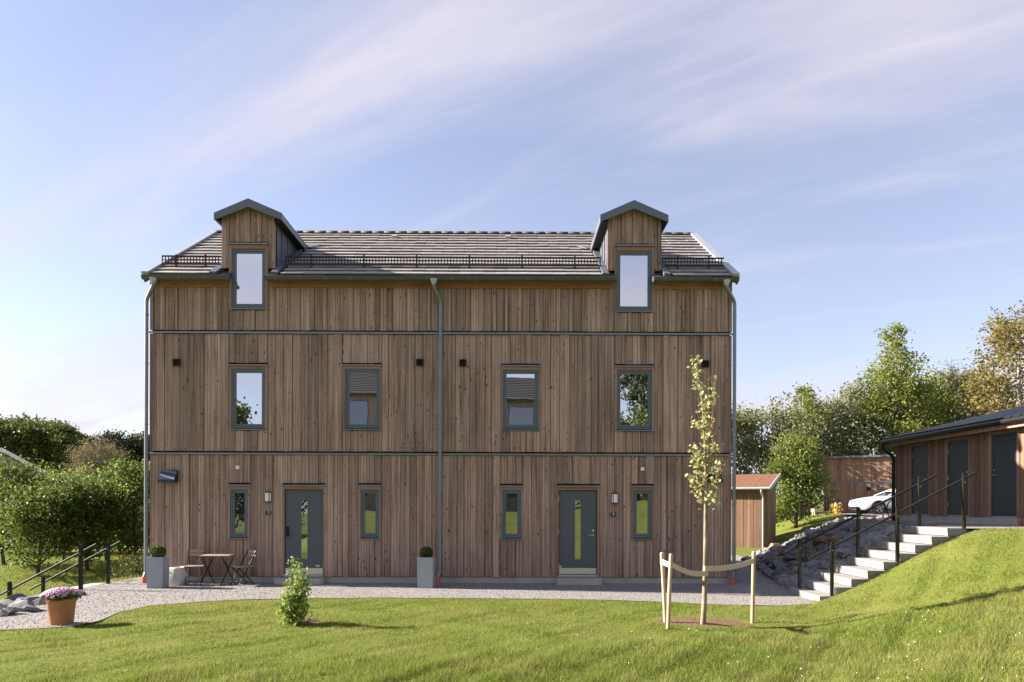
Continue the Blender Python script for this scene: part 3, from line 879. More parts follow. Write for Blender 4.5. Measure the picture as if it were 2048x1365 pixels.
# snow guards ------------------------------------------------------
def guard(px0, px1, py):
    v0 = 0.62
    p0 = rp(0, v0, 0)
    x0, x1 = pix(px0, py, Y=p0.y).x, pix(px1, py, Y=p0.y).x
    y = p0.y; zb = p0.z + 0.10; h = 0.235
    mb = MB()
    for zq, th in ((zb, 0.034), (zb + h * 0.5, 0.012), (zb + h - 0.034, 0.034)): mb.box(x0, x1, y - 0.012, y + 0.012, zq, zq + th)
    sg = mb.build('snow_guard', SNOWG, roof)
    gm = MB(); x = x0
    while x < x1:
        gm.box(x, x + 0.022, y - 0.006, y + 0.006, zb + 0.034, zb + h - 0.034); x += 0.078
    gm.build('guard_grille', SNOWG, sg)
    n = max(2, round((x1 - x0) / 1.22)); 
    for i in range(n):
        xb = x0 + (x1 - x0) * (i + 0.5) / n
        mb = MB(); mb.box(xb - 0.02, xb + 0.02, y - 0.03, y - 0.0125, zb - 0.10, zb + h + 0.015)
        mb.hexa([(xb - 0.015, y - 0.012, zb - 0.09), (xb + 0.015, y - 0.012, zb - 0.09), (xb + 0.015, y + 0.42, zb + 0.19), (xb - 0.015, y + 0.42, zb + 0.19)],
                [(xb - 0.015, y - 0.012, zb - 0.05), (xb + 0.015, y - 0.012, zb - 0.05), (xb + 0.015, y + 0.42, zb + 0.215), (xb - 0.015, y + 0.42, zb + 0.215)])
        mb.build('guard_bracket', SNOWG, sg)
guard(324, 441, 524); guard(570, 1202, 526); guard(1324, 1448, 530)

# dormers ------------------------------------------------------------
Yd = YF - 0.16
for di, (pk, tl, tr, pkb) in enumerate((((497, 400.0), (428.8, 427.4), (564.6, 429.2), 415.8), ((1268.3, 403.3), (1200.2, 431.5), (1336.4, 433.5), 419.0))):
    wx0, wx1 = DXW[di]
    xm = (wx0 + wx1) / 2
    k0, k1, k2 = pix(pk[0], pk[1], Y=Yd), pix(tl[0], tl[1], Y=Yd), pix(tr[0], tr[1], Y=Yd)
    zt = (k1.z + k2.z) / 2; half = (k2.x - k1.x) / 2
    cxd = k0.x; zp = k0.z
    zlow = pix(497 if di == 0 else 1268, 537 if di == 0 else 542, Y=YF).z
    drop = 0.155
    slope = (zp - zt) / half
    def under(x): return zp - abs(x - cxd) * slope - 0.075
    dm = MB()
    dm.prism([(wx0, YF + 0.06, zlow), (wx1, YF + 0.06, zlow), (wx1, YF + 0.06, under(wx1)), (cxd, YF + 0.06, under(cxd)), (wx0, YF + 0.06, under(wx0))], (0, 0.06, 0))
    dorm = dm.build('dormer', DARK, house)
    # boards on the dormer front, cut to the gable, around the window casing
    oc = openings[2][di]
    xs = sorted([wx0, oc[0], oc[1], wx1]); nbs = [1, 9, 1]
    for (a, b), nb in zip(zip(xs[:-1], xs[1:]), (2, 7, 2)):
        x = a; wd = (b - a) / nb
        for q in range(nb):
            w = wd * (1.25 if q % 2 == 0 else 0.75) if nb == 7 else wd
            if nb == 7: w = (b - a) / (4 * 1.25 + 3 * 0.75) * (1.25 if q % 2 == 0 else 0.75)
            x0_, x1_ = x + 0.004, x + w - 0.004; x += w
            dp_ = 0.0 if q % 2 == 0 else 0.022
            zb_ = oc[3] if nb == 7 else zlow
            mbb = MB()
            mbb.hexa([(x0_, YF - dp_, zb_), (x1_, YF - dp_, zb_), (x1_, YF + 0.058, zb_), (x0_, YF + 0.058, zb_)],
                     [(x0_, YF - dp_, under(x0_)), (x1_, YF - dp_, under(x1_)), (x1_, YF + 0.058, under(x1_)), (x0_, YF + 0.058, under(x0_))])
            mbb.build('board', WOOD, dorm)
    # cheeks in standing seam sheet
    for s, xw in ((-1, wx0), (1, wx1)):
        yb = roof_y(under(xw))
        off = 0.03 * s
        mb = MB()
        mb.prism([(xw, YF + 0.0585, roof_z(YF + 0.06) - 0.02), (xw, YF + 0.0585, under(xw)), (xw, yb, under(xw))], (-off, 0, 0))
        ck = mb.build('cheek', DORMER_METAL if True else ZINC_L, dorm)
        y = YF + 0.45
        while y < yb - 0.2:
            sm = MB(); xa, xb2 = sorted((xw + 0.001 * s, xw + 0.022 * s))
            sm.box(xa, xb2, y, y + 0.012, roof_z(y) + 0.07, under(xw) - 0.01); sm.build('seam', DORMER_METAL, ck); y += 0.45
    # roof planes
    for s in (-1, 1):
        xe = cxd + s * half
        y_r, y_e = roof_y(zp) + 0.1, roof_y(zt) + 0.25
        mb = MB()
        b4 = [(cxd, Yd + 0.002, zp - 0.05), (xe, Yd + 0.002, zt - 0.05), (xe, y_e, zt - 0.05), (cxd, y_r, zp - 0.05)]
        t4 = [(cxd, Yd + 0.002, zp), (xe, Yd + 0.002, zt), (xe, y_e, zt), (cxd, y_r, zp)]
        mb.hexa(b4, t4)
        pl = mb.build('roof_plane', DORMER_METAL, dorm)
        # verge board at the gable
        mb = MB()
        mb.prism([(cxd, Yd - 0.035, zp + 0.02), (cxd, Yd - 0.035, zp - drop - 0.03), (xe, Yd - 0.035, zt - drop - 0.005), (xe, Yd - 0.035, zt + 0.012)], (0, 0.036, 0))
        mb.build('gable_trim', DORMER_METAL, dorm)
        # eave trim running back to the main roof
        yb = roof_y(zt - 0.1) + 0.1
        xo = sorted((xe, xe - s * 0.03))
        mb = MB(); mb.box(xo[0], xo[1], Yd + 0.002, yb, zt - drop, zt - 0.052); mb.build('eave_trim', ZINC, dorm)
        # soffit
        xi = sorted((xe - s * 0.031, (wx1 if s > 0 else wx0) + s * 0.004))
        mb = MB(); mb.box(xi[0], xi[1], Yd + 0.003, roof_y(zt - 0.15), zt - 0.15, zt - 0.13); mb.build('soffit', DARK, dorm)
        # valley flashing and base flashing along the cheek
        xw = wx1 if s > 0 else wx0
        x0_, x1_ = sorted((xw + s * 0.002, xw + s * 0.16))
        mb = MB(); v1 = (roof_y(zt - 0.1) - Ye) / ct
        mb.hexa([rp(x0_, -0.01, 0.03), rp(x1_, -0.01, 0.03), rp(x1_, v1, 0.03), rp(x0_, v1, 0.03)], [rp(x0_, -0.01, 0.105), rp(x1_, -0.01, 0.095), rp(x1_, v1, 0.095), rp(x0_, v1, 0.105)])
        mb.build('base_flashing', DORMER_METAL, dorm)
        x0_, x1_ = sorted((xe + s * 0.05, xe + s * 0.30))
        v2 = (roof_y(zt) - Ye) / ct
        mb = MB()
        mb.hexa([rp(xe, v2 - 0.22, 0.08), rp(xe + s * 0.10, v2 - 0.22, 0.08), rp(xe + s * 0.34, v2 + 0.1, 0.08), rp(xe, v2 + 0.1, 0.08)] if s > 0 else [rp(xe + s * 0.10, v2 - 0.22, 0.08), rp(xe, v2 - 0.22, 0.08), rp(xe, v2 + 0.1, 0.08), rp(xe + s * 0.34, v2 + 0.1, 0.08)],
                [rp(xe, v2 - 0.22, 0.100), rp(xe + s * 0.10, v2 - 0.22, 0.100), rp(xe + s * 0.34, v2 + 0.1, 0.100), rp(xe, v2 + 0.1, 0.100)] if s > 0 else [rp(xe + s * 0.10, v2 - 0.22, 0.100), rp(xe, v2 - 0.22, 0.100), rp(xe, v2 + 0.1, 0.100), rp(xe + s * 0.34, v2 + 0.1, 0.100)])
        mb.build('valley_flashing', ZINC, dorm)

# fittings on the facade --------------------------------------------
for (px, py, lb) in ((355, 726, 'square black wall vent near the left edge of the facade'), (840, 726, 'square black wall vent just left of the central downpipe'),
                 (926, 727, 'square black wall vent just right of the central downpipe'), (1410, 729, 'square black wall vent beside the top of the young tree')):
    p = fx(px, py); h = 0.085
    t = thing('wall_vent', lb, 'vent', (p.x, YF - 0.0295, p.z), group='wall vents')
    ring(MB(), -h, h, -h, h, 0.025, -0.035, -0.001).build('frame', BLACK, t, False)
    MB().box(-h + 0.026, h - 0.026, -0.012, -0.002, -h + 0.026, h - 0.026).build('backing', DARK, t, False)
    for q in range(4):
        zq = -h + 0.036 + q * 0.03
        MB().hexa([(-h + 0.026, -0.030, zq), (h - 0.026, -0.030, zq), (h - 0.026, -0.0125, zq + 0.012), (-h + 0.026, -0.0125, zq + 0.012)],
                  [(-h + 0.026, -0.030, zq + 0.004), (h - 0.026, -0.030, zq + 0.004), (h - 0.026, -0.0125, zq + 0.016), (-h + 0.026, -0.0125, zq + 0.016)]).build('slat', BLACK, t, False)
for (px, py, lb) in ((476.4, 935.5, 'small white square sensor box above the narrow window by the folding chairs'), (1284.6, 938.5, 'small white square sensor box above the rightmost narrow window')):
    p = fx(px, py); h = 0.046
    t = thing('sensor_box', lb, 'sensor', (p.x, YF - 0.0295, p.z), group='white sensor boxes')
    mb = MB(); mb.hexa([(-h, -0.001, -h), (h, -0.001, -h), (h, -0.001, h), (-h, -0.001, h)][::-1], [(-h*0.9, -0.028, -h*0.9), (h*0.9, -0.028, -h*0.9), (h*0.9, -0.028, h*0.9), (-h*0.9, -0.028, h*0.9)][::-1])
    mb.build('housing', WHITE, t, False)
    MB().box(-0.022, 0.022, -0.031, -0.0285, -0.022, 0.022).build('cover', WHITE, t, False)
for (px, py, lb, s) in ((537.6, 994.6, 'curved white wall lamp between narrow window and the keypad door', -1), (1228.8, 997.2, 'curved white wall lamp right of the door with steel lever handle', 1)):
    p = fx(px, py)
    t = thing('wall_lamp', lb, 'lamp', (p.x, YF - 0.0295, p.z), group='wall lamps')
    MB().box(-0.08, 0.08, -0.022, -0.001, -0.125, 0.125).build('back_plate', BLACK, t, False)
    n = 10; prof = [(-0.074 + 0.148 * i / n, -0.024 - 0.075 * math.sin(math.pi * i / n) ** 0.6) for i in range(n + 1)]
    mb = MB(); vs2 = [(x, y, -0.105) for x, y in prof] + [(x, y, 0.105) for x, y in prof]
    mb.add(vs2, [(i, i+1, n+2+i, n+1+i) for i in range(n)], True); mb.add(vs2, [tuple(range(n+1)), tuple(range(n+1, 2*n+2))[::-1]])
    mb.build('shade', LAMPGL, t, False)
    for zc in (-0.116, 0.116):
        mb = MB(); vs2 = [(x * 1.05, y * 1.06, zc - 0.011) for x, y in prof] + [(x * 1.05, y * 1.06, zc + 0.011) for x, y in prof]
        mb.add(vs2, [(i, i+1, n+2+i, n+1+i) for i in range(n)] + [tuple(range(n+1)), tuple(range(n+1, 2*n+2))[::-1]])
        mb.build('end_cap', BLACK, t, False)
    i0 = n // 2 - 3 * s
    xb, yb = prof[i0]
    MB().box(xb - 0.008, xb + 0.008, yb - 0.008, yb + 0.02, -0.104, 0.104).build('rib', BLACK, t, False)
def digit_mesh(ch, h):
    cu = bpy.data.curves.new('digit', 'FONT'); cu.body = ch; cu.size = h; cu.align_x = 'CENTER'; cu.align_y = 'CENTER'; cu.extrude = 0.001; cu.offset = 0.001
    ob = bpy.data.objects.new('digit_tmp', cu); COL.objects.link(ob)
    dg = bpy.context.evaluated_depsgraph_get(); me = bpy.data.meshes.new_from_object(ob.evaluated_get(dg))
    bpy.data.objects.remove(ob); me.name = 'digit'; me.materials.clear(); me.materials.append(WHITE); return me
for (px, py, ch) in ((538.4, 1026.2, '7'), (1226.4, 1029.2, '9')):
    p = fx(px, py)
    t = thing('number_plate', ('slate house number plate with the digit seven by the folding chairs door' if ch == '7' else 'slate house number plate with the digit nine by the lever handle door'), 'sign', (p.x, YF - 0.0295, p.z), group='house number plates')
    MB().box(-0.0705, 0.0705, -0.008, -0.001, -0.0475, 0.0475).build('plate', paint('plate_slate_' + ch, (0.03, 0.034, 0.045), 0.5), t, False)
    ring(MB(), -0.080, 0.080, -0.057, 0.057, 0.009, -0.012, -0.001).build('border', ZINC, t, False)
    dme = digit_mesh(ch, 0.082)
    put('digit', dme, t, (0, -0.0095, 0), None, (math.pi / 2, 0, 0))
# vent hoods
for (px, py, lb, strip) in ((341.5, 940.5, 'blue black sloping vent hood with a pale stripe near the left corner', True), (1428, 944.5, 'blue black vent hood half hidden behind the young tree', False)):
    p = fx(px, py)
    t = thing('vent_hood', lb, 'vent hood', (p.x, YF - 0.0295, p.z), group='vent hoods')
    w = 0.20 if strip else 0.155; hh = 0.31 if strip else 0.25
    mb = MB()
    mb.prism([(-w, -0.001, 0), (-w, -0.03, 0), (-w, -0.20, -hh * 0.78), (-w, -0.20, -hh), (-w, -0.001, -hh)], (2 * w, 0, 0)); mb.build('cowl', BLUEBLACK, t, False)
    if strip:
        mb = MB()
        def hp(u, v): return Vector((-w + 2 * w * u, -0.031 - 0.17 * v - 0.004, -hh * 0.78 * v))
        q = [hp(0.02, 0.38), hp(0.99, 0.78), hp(0.99, 0.98), hp(0.02, 0.60)]
        mb.add(q, [(0, 3, 2, 1)]); mb.build('pale_stripe', ZINC_L, t, False)
# ---------------------------------------------------------------- concrete stairs on the right
NS, RISE, RUN, SX0, SY0, SY1 = 9, 0.171, 0.32, 6.20, 13.62, 15.10
stairs = thing('garden_stairs', 'flight of nine pale concrete steps climbing to the upper yard', 'stairs', (SX0, (SY0 + SY1) / 2, 0))
mb = MB(); hw = (SY1 - SY0) / 2
mb.box(0, RUN + 0.05, -hw, hw - 0.0, -0.15, 0); mb.box(0.03, RUN + 0.05, -hw + 0.03, hw - 0.03, -0.22, -0.151)
STEP = mb.mesh('step', CONC_L)
for i in range(NS):
    put('step', STEP, stairs, (RUN * i, rng.uniform(-0.006, 0.006), 0.14 + RISE * i + rng.uniform(-0.003, 0.003)))
def step_z(x):
    i = int(math.floor((x - SX0) / RUN)); return 0.14 + RISE * max(0, min(NS - 1, i))

def railing(name, label, Y, rail, posts, mat_post=BROWN_BLACK, sec=0.028, group=None, base=None):
    a = pix(rail[0][0], rail[0][1], Y=Y); b = pix(rail[1][0], rail[1][1], Y=Y)
    t = thing(name, label, 'railing', (a.x, Y, base if base is not None else 0.0), group=group)
    MB().tube([a, a.lerp(b, 0.5), b], 0.024, 10).build('handrail', BLACK, t)
    sl_ = (b.z - a.z) / (b.x - a.x)
    for px, ytop, ybot in posts:
        tp = pix(px, ytop, Y=Y); bt = pix(px, ybot, Y=Y)
        s2 = sec
        yy = Y - 0.03 - s2
        p = MB().box(tp.x - s2, tp.x + s2, yy - s2, yy + s2, bt.z - 0.03, tp.z).build('post', mat_post, t)
        zr_ = a.z + sl_ * (tp.x - a.x)
        MB().tube([(tp.x, yy + s2, zr_ - 0.05), (tp.x, Y, zr_ - 0.045), (tp.x, Y, zr_ - 0.015)], 0.008, 6).build('rail_bracket', BLACK, p)
        MB().tube([(tp.x, yy - s2 - 0.004, zr_ - 0.05), (tp.x, yy - s2 + 0.001, zr_ - 0.05)], 0.011, 8).build('bolt', STEEL, p)
        MB().box(tp.x - s2 - 0.02, tp.x + s2 + 0.02, yy - s2 - 0.02, yy + s2 + 0.02, bt.z - 0.028, bt.z - 0.016).build('foot_plate', BLACK, p)
    return t
railing('stair_railing', 'black handrail on the lawn side of the pale concrete stairs', SY0 + 0.10, ((1616.6, 1118.5), (1952, 945.6)), ((1661, 1083, 1195), (1791.6, 1015.5, 1126), (1924, 946, 1056)), group='black stair railings')
railing('stair_railing', 'black handrail on the rock side of the pale concrete stairs', SY1 - 0.12, ((1568, 1106.5), (1873, 950)), ((1597, 1077, 1176), (1713.7, 1015, 1113), (1835.6, 952.6, 1051.5)), group='black stair railings')
railing('stair_railing', 'distant black handrail behind the top of the rock slope', 27.5, ((1578, 1032), (1663, 992.6)), ((1600, 1004, 1036), (1648, 993.5, 1022)), group='black stair railings', sec=0.04)
railing('stair_railing', 'distant second black handrail against the willow bushes', 28.6, ((1590, 1030), (1660, 994.5)), ((1653.6, 994, 1021),), group='black stair railings', sec=0.04)

# stairs down to the lower lawn on the left
lst = thing('garden_stairs', 'dark sunken steps going down beside the left edge of the gravel', 'stairs', (-9.78, 16.0, 0))
for i in range(7):
    MB().box(-0.32 * i - 0.34, -0.32 * i, -0.66, 0.62, -0.17 * i - 0.2, -0.17 * i + 0.02).build('step', CONC, lst, False)
railing('stair_railing', 'near black handrail descending left behind the terracotta pot', 15.42, ((-60, 1222), (193, 1088.5)), ((165.5, 1090, 1184), (24, 1163, 1262)), group='black stair railings', mat_post=BLACK, sec=0.034)
railing('stair_railing', 'far black handrail descending left towards the junipers', 16.62, ((60, 1180), (241, 1083.5)), ((220, 1084.5, 1171), (90, 1152, 1245)), group='black stair railings', mat_post=BLACK, sec=0.03)

# ---------------------------------------------------------------- rocks
def rock_mesh(seed, flat=0.75, n=15):
    g_ = np.random.default_rng(seed)
    bm = bmesh.new()
    for _ in range(n):
        v = g_.normal(size=3); v /= np.linalg.norm(v); v *= g_.uniform(0.8, 1.08)
        bm.verts.new((v[0], v[1] * g_.uniform(0.8, 1.0), v[2] * flat))
    r = bmesh.ops.convex_hull(bm, input=bm.verts[:])
    dead = [e for e in r['geom_interior'] if isinstance(e, bmesh.types.BMVert)]
    bmesh.ops.delete(bm, geom=dead, context='VERTS')
    me = bpy.data.meshes.new('stone'); bm.to_mesh(me); bm.free(); me.materials.append(STONE); return me
ROCKS = [rock_mesh(100 + i, rng.uniform(0.55, 0.9), 16) for i in range(10)]
def rx0(y): return float(np.interp(y, HK, HX0))
def rx1(y): return float(np.interp(y, HK, HX1))
mb = MB(); ys = np.linspace(15.16, 26.2, 36); us = np.linspace(-0.06, 1.04, 14)
grid = []
for y in ys:
    for u in us:
        x = rx0(y) + u * (rx1(y) - rx0(y))
        grid.append((x, y, gzf(x, y) + 0.03 + 0.10 * mnoise.noise((x * 2, y * 2, 0)) * (0 < u < 0.85) - 0.06 * (u > 0.85)))
nu = len(us)
mb.add(grid, [(j * nu + i, j * nu + i + 1, (j + 1) * nu + i + 1, (j + 1) * nu + i) for j in range(len(ys) - 1) for i in range(nu - 1)])
rslope = mb.build('rock_slope', STONE)
tag(rslope, 'bank of dark blasted rock in the shade of the house', kind='structure')
g = np.random.default_rng(21)
nst = 0
pts = []
while nst < 285:
    y = 15.45 + 10.0 * g.random() ** 1.2; u = g.uniform(-0.03, 0.97)
    s = g.uniform(0.12, 0.29)
    if g.random() < 0.10: s *= 1.5
    x = rx0(y) + u * (rx1(y) - rx0(y))
    if any((x - a) ** 2 + (y - b) ** 2 < (0.62 * (s + c)) ** 2 for a, b, c in pts): 
        if g.random() < 0.93: continue
    if x < 6.55 and y < 15.6: continue
    pts.append((x, y, s))
    o = put('stone', ROCKS[nst % 10], rslope, (x, y, min(gzf(x, y) + s * 0.22 + 0.02, PLAT - s * 0.62)), (s * g.uniform(0.9, 1.5), s * g.uniform(0.8, 1.2), s * g.uniform(0.7, 1.1)), (g.uniform(-0.5, 0.5), g.uniform(-0.7, 0.3), g.uniform(0, 6.28)))
    nst += 1
# rubble between the big stones
hull = [np.array([v.co[:] for v in r.vertices]) for r in ROCKS]; hf = []
for r in ROCKS:
    hf.append(np.array([p.vertices[:] for p in r.polygons]))
Vs, Fs, base = [], [], 0
for k_ in range(1700):
    y = 15.3 + 10.6 * g.random() ** 1.15; u = g.uniform(-0.05, 1.03); x = rx0(y) + u * (rx1(y) - rx0(y))
    if x < 6.5 and y < 15.5: continue
    s = g.uniform(0.05, 0.13); q = int(g.integers(10)); a = g.uniform(0, 6.28)
    H = hull[q] * s * g.uniform(0.8, 1.3, 3); c_, s_ = math.cos(a), math.sin(a)
    H = np.stack([H[:, 0] * c_ - H[:, 1] * s_ + x, H[:, 0] * s_ + H[:, 1] * c_ + y, H[:, 2] + min(gzf(x, y) + 0.06, PLAT - 0.06)], 1)
    Vs.append(H); Fs.append(hf[q] + base); base += len(H)
rb = np_mesh('rubble', np.concatenate(Vs), np.concatenate(Fs), STONE, rslope); rb['kind'] = 'stuff'

def boulder(px, py, s, label, Y=None, Z=None, k=0, sc=(1.3, 1, 0.8)):
    p = pix(px, py, Y=Y) if Y else pix(px, py, Z=Z)
    z = max(gzf(p.x, p.y), 0.0 if Z is None else Z)
    o = put('boulder', ROCKS[k % 10], None, (p.x, p.y, z + s * sc[2] * 0.30), (s * sc[0], s * sc[1], s * sc[2]), (0.2, 0.1, k * 1.3))
    return tag(o, label, 'rock', 'loose boulders')
boulder(1861, 1050, 0.20, 'tan boulder lying at the top of the concrete stairs', Y=15.6, k=3)
boulder(1838, 1050, 0.14, 'flat grey boulder beside the tan one above the stairs', Y=15.7, k=5, sc=(1.5, 1, 0.5))
boulder(1768, 1090, 0.34, 'large pale boulder touching the upper concrete steps', Y=15.55, k=1)
boulder(1745, 1085, 0.24, 'rust brown boulder resting on the rocks beside the stairs', Y=16.0, k=7)
boulder(1660, 1150, 0.30, 'rust brown slab of rock beside the lower concrete steps', Y=15.7, k=2, sc=(1.7, 0.8, 0.7))
boulder(1588, 1170, 0.26, 'brown upright boulder at the foot of the rock slope', Y=15.75, k=4, sc=(0.9, 0.8, 1.4))
boulder(1548, 1042, 0.36, 'sunlit tan boulder on the crest by the small red roofed shed', Y=24.6, k=6)
# stones edging the gravel on the left
edg = tag(MB().prism([(-10.1, 12.6, -0.25), (-9.55, 12.6, -0.25), (-9.6, 15.2, -0.25), (-10.1, 15.2, -0.25)], (0, 0, 0.25)).build('stone_edging', STONE), 'row of grey stones edging the gravel on the left', kind='structure')
for i, (px, py, s) in enumerate(((8, 1213, 0.20), (40, 1210, 0.17), (20, 1228, 0.15), (8, 1231, 0.14), (60, 1205, 0.22), (66, 1222, 0.18), (84, 1208, 0.16), (45, 1221, 0.24), (150, 1189, 0.10), (163, 1190, 0.12), (30, 1200, 0.2), (-20, 1222, 0.25))):
    p = pix(px, py, Z=0.02)
    put('stone', ROCKS[(i * 3) % 10], edg, (p.x - 0.02, p.y, 0.05), (s * 1.25, s, s * 0.85), (0.15 * (i % 3), 0.12, i * 1.7))
for i in range(9):
    px = 228 + i * 7.2; p = pix(px, 1168 - i * 1.1, Z=0.01)
    put('stone', ROCKS[(i * 7) % 10], edg, (p.x, p.y + 0.25, 0.0), (0.16, 0.10, 0.045), (0, 0, 0.5 + i * 0.2))

# ---------------------------------------------------------------- sheds
SBOARD = unit_mesh('board', WOOD_SHED)
def clad_local(part, ax, a0, a1, c, out, z0, z1, w, holes=(), me=SBOARD):
    """boards along local axis ax ('x'/'y') from a0 to a1, on the plane c, standing out by 'out' (signed)"""
    brk = sorted({a0, a1} | {h for q in holes for h in q[:2] if a0 < h < a1})
    for s, e in zip(brk[:-1], brk[1:]):
        n = max(1, round((e - s) / w)); mid = (s + e) / 2
        for i in range(n):
            p, q = s + (e - s) * i / n + 0.004, s + (e - s) * (i + 1) / n - 0.004
            zz1 = z1((p + q) / 2) if callable(z1) else z1
            spans = [(z0, zz1)]
            for h in holes:
                if h[0] - 1e-4 < mid < h[1] + 1e-4: spans = [sp for sp in ((z0, h[2]), (h[3], zz1)) if sp[1] - sp[0] > 0.03]
            for u, v in spans:
                th = out * rng.choice([0.8, 1.0, 1.25])
                ctr = c + th / 2
                loc = ((p + q) / 2, ctr, (u + v) / 2) if ax == 'x' else (ctr, (p + q) / 2, (u + v) / 2)
                scl = (q - p, abs(th), v - u) if ax == 'x' else (abs(th), q - p, v - u)
                put('board', me, part, loc, scl)

# storage building with three doors, wall facing left
SX = 11.6
def wxp(px): return pix(px, 1000, X=SX).y
store = thing('storage_building', 'long brown storage building with three dark doors above the stairs', 'shed', (SX, 20.42, PLAT))
y_far, y_near = 0.0, -7.2
SH = 2.42
core = MB().box(0.002, 3.4, y_near, y_far, 0.2, SH).build('wall', DARK, store, False)
MB().box(-0.02, 3.42, y_near - 0.02, y_far + 0.02, -0.3, 0.199).build('foundation', CONC, store, False)
dpx = [(1824.6, 1860.0), (1897.0, 1939.5), (1985.0, 2037.0)]
holes = []
for i, (a, b) in enumerate(dpx):
    ya, yb = sorted((wxp(a) - 20.42, wxp(b) - 20.42))
    holes.append((ya - 0.09, yb + 0.09, -1, 2.28))
    d = MB().box(-0.012, 0.0, ya, yb, 0.23, 2.155).build('door', SHED_DOORP, core, False)
    for s, e in ((ya - 0.088, ya - 0.002), (yb + 0.002, yb + 0.088)):
        MB().box(-0.05, 0.0, s, e, 0.2, 2.24).build('casing_board', WOOD_TRIM, d, False)
    MB().box(-0.0495, 0.0, ya - 0.0015, yb + 0.0015, 2.16, 2.24).build('head_board', WOOD_TRIM, d, False)
    MB().box(-0.09, 0.0, ya - 0.12, yb + 0.12, 2.245, 2.27).build('head_flashing', GUTTER, d, False)
    MB().box(-0.03, 0.0, ya, yb, 0.2, 0.226).build('threshold', ZINC_L, d, False)
    hy = yb - 0.01 if i < 2 else ya + 0.01
    for zq in (0.5, 1.2, 1.9): MB().tube([(-0.018, hy, zq - 0.05), (-0.018, hy, zq + 0.05)], 0.011, 6).build('hinge', STEEL, d, False)
    ky = ya + 0.07 if i < 2 else yb - 0.07
    MB().tube([(-0.012, ky, 1.2), (-0.06, ky, 1.2), (-0.06, ky + (0.12 if i < 2 else -0.12), 1.2)], 0.010, 6).build('lever', STEEL, d, False)
    MB().tube([(-0.012, ky, 1.32), (-0.024, ky, 1.32)], 0.024, 10).build('lock_rose', STEEL, d, False)
clad_local(core, 'y', y_near, y_far, 0.0, -0.032, 0.19, SH - 0.02, 0.145, holes)
clad_local(core, 'x', 0.0, 3.4, y_far, 0.03, 0.19, lambda x: SH + 0.24 * x - 0.06, 0.15)
clad_local(core, 'x', 0.0, 3.4, y_near, -0.03, 0.19, lambda x: SH + 0.24 * x - 0.06, 0.15)
def monopitch(parent, x0, x1, y0, y1, z0, rise, th, mat, name='roof'):
    return MB().hexa([(x0, y0, z0), (x1, y0, z0 + rise), (x1, y1, z0 + rise), (x0, y1, z0)], [(x0, y0, z0 + th), (x1, y0, z0 + rise + th), (x1, y1, z0 + rise + th), (x0, y1, z0 + th)]).build(name, mat, parent, False)
sr = monopitch(store, -0.30, 3.7, y_near - 0.25, y_far + 0.22, SH - 0.06, 0.96, 0.09, GUTTER)
for i in range(26):
    yy = y_near - 0.25 + (y_far + 0.47 - y_near) * (i + 0.5) / 26
    MB().hexa([(-0.32, yy - 0.13, SH + 0.035), (3.7, yy - 0.13, SH + 0.995), (3.7, yy + 0.13, SH + 0.995), (-0.32, yy + 0.13, SH + 0.035)],
              [(-0.32, yy - 0.10, SH + 0.075), (3.7, yy - 0.10, SH + 1.035), (3.7, yy + 0.10, SH + 1.035), (-0.32, yy + 0.10, SH + 0.075)]).build('roof_tile', SNOWG, sr, False)
MB().box(-0.285, -0.25, y_near - 0.2, y_far + 0.2, SH - 0.19, SH - 0.061).build('eave_board', WOOD_TRIM, store, False)
mb = MB(); mb.tube([(-0.36, y_near - 0.2, SH - 0.04), (-0.36, y_far + 0.22, SH - 0.04)], 0.06, 12); mb.build('gutter', SNOWG, store, False)
dpp = smooth_path([(-0.36, 0.12, SH - 0.08), (-0.36, 0.12, SH - 0.25), (-0.085, 0.03, SH - 0.48), (-0.085, 0.03, 0.0)])
MB().tube(dpp, 0.05, 12).build('downpipe', SNOWG, store, False)
MB().lathe((-0.10, -5.07, 0), [(0.035, -0.1), (0.035, 0.19)], 10).build('drain_collar', ORANGE, store, False)

# small shed with the red sedum roof, behind the house
pc = pix(1533, 1072, Y=31.0)
sed = thing('garden_shed', 'small brown shed with red sedum roof beyond the rock slope', 'shed', (pc.x, pc.y, pc.z - 0.15), R(-30))
hF = pix(1533, 976, Y=31).z - sed.location.z
sc_ = MB().box(-3.4, -0.002, 0.0, 2.4, -0.7, hF - 0.12).build('wall', DARK, sed, False)
clad_local(sc_, 'x', -3.4, 0.03, 0.0, -0.03, -0.5, hF - 0.05, 0.15)
clad_local(sc_, 'y', 0.0, 2.4, 0.0, 0.03, -0.5, lambda y: hF - 0.06 + 0.26 * y, 0.15)
sr2 = MB().hexa([(-3.5, -0.28, hF - 0.05), (0.16, -0.28, hF - 0.05), (0.16, 2.6, hF + 0.66), (-3.5, 2.6, hF + 0.66)], [(-3.5, -0.28, hF + 0.03), (0.16, -0.28, hF + 0.03), (0.16, 2.6, hF + 0.74), (-3.5, 2.6, hF + 0.74)]).build('roof', SEDUM, sed, False)
MB().hexa([(0.161, -0.3, hF - 0.09), (0.23, -0.3, hF - 0.09), (0.23, 2.62, hF + 0.62), (0.161, 2.62, hF + 0.62)], [(0.161, -0.3, hF + 0.06), (0.23, -0.3, hF + 0.06), (0.23, 2.62, hF + 0.78), (0.161, 2.62, hF + 0.78)]).build('verge_trim', ZINC_L, sr2, False)
MB().tube([(-3.5, -0.34, hF - 0.03), (0.2, -0.34, hF - 0.03)], 0.06, 10).build('gutter', ZINC_L, sed, False)
MB().tube(smooth_path([(-0.18, -0.34, hF - 0.08), (-0.18, -0.34, hF - 0.2), (-0.14, -0.08, hF - 0.42), (-0.14, -0.08, -0.4)]), 0.042, 10).build('downpipe', ZINC_L, sed, False)

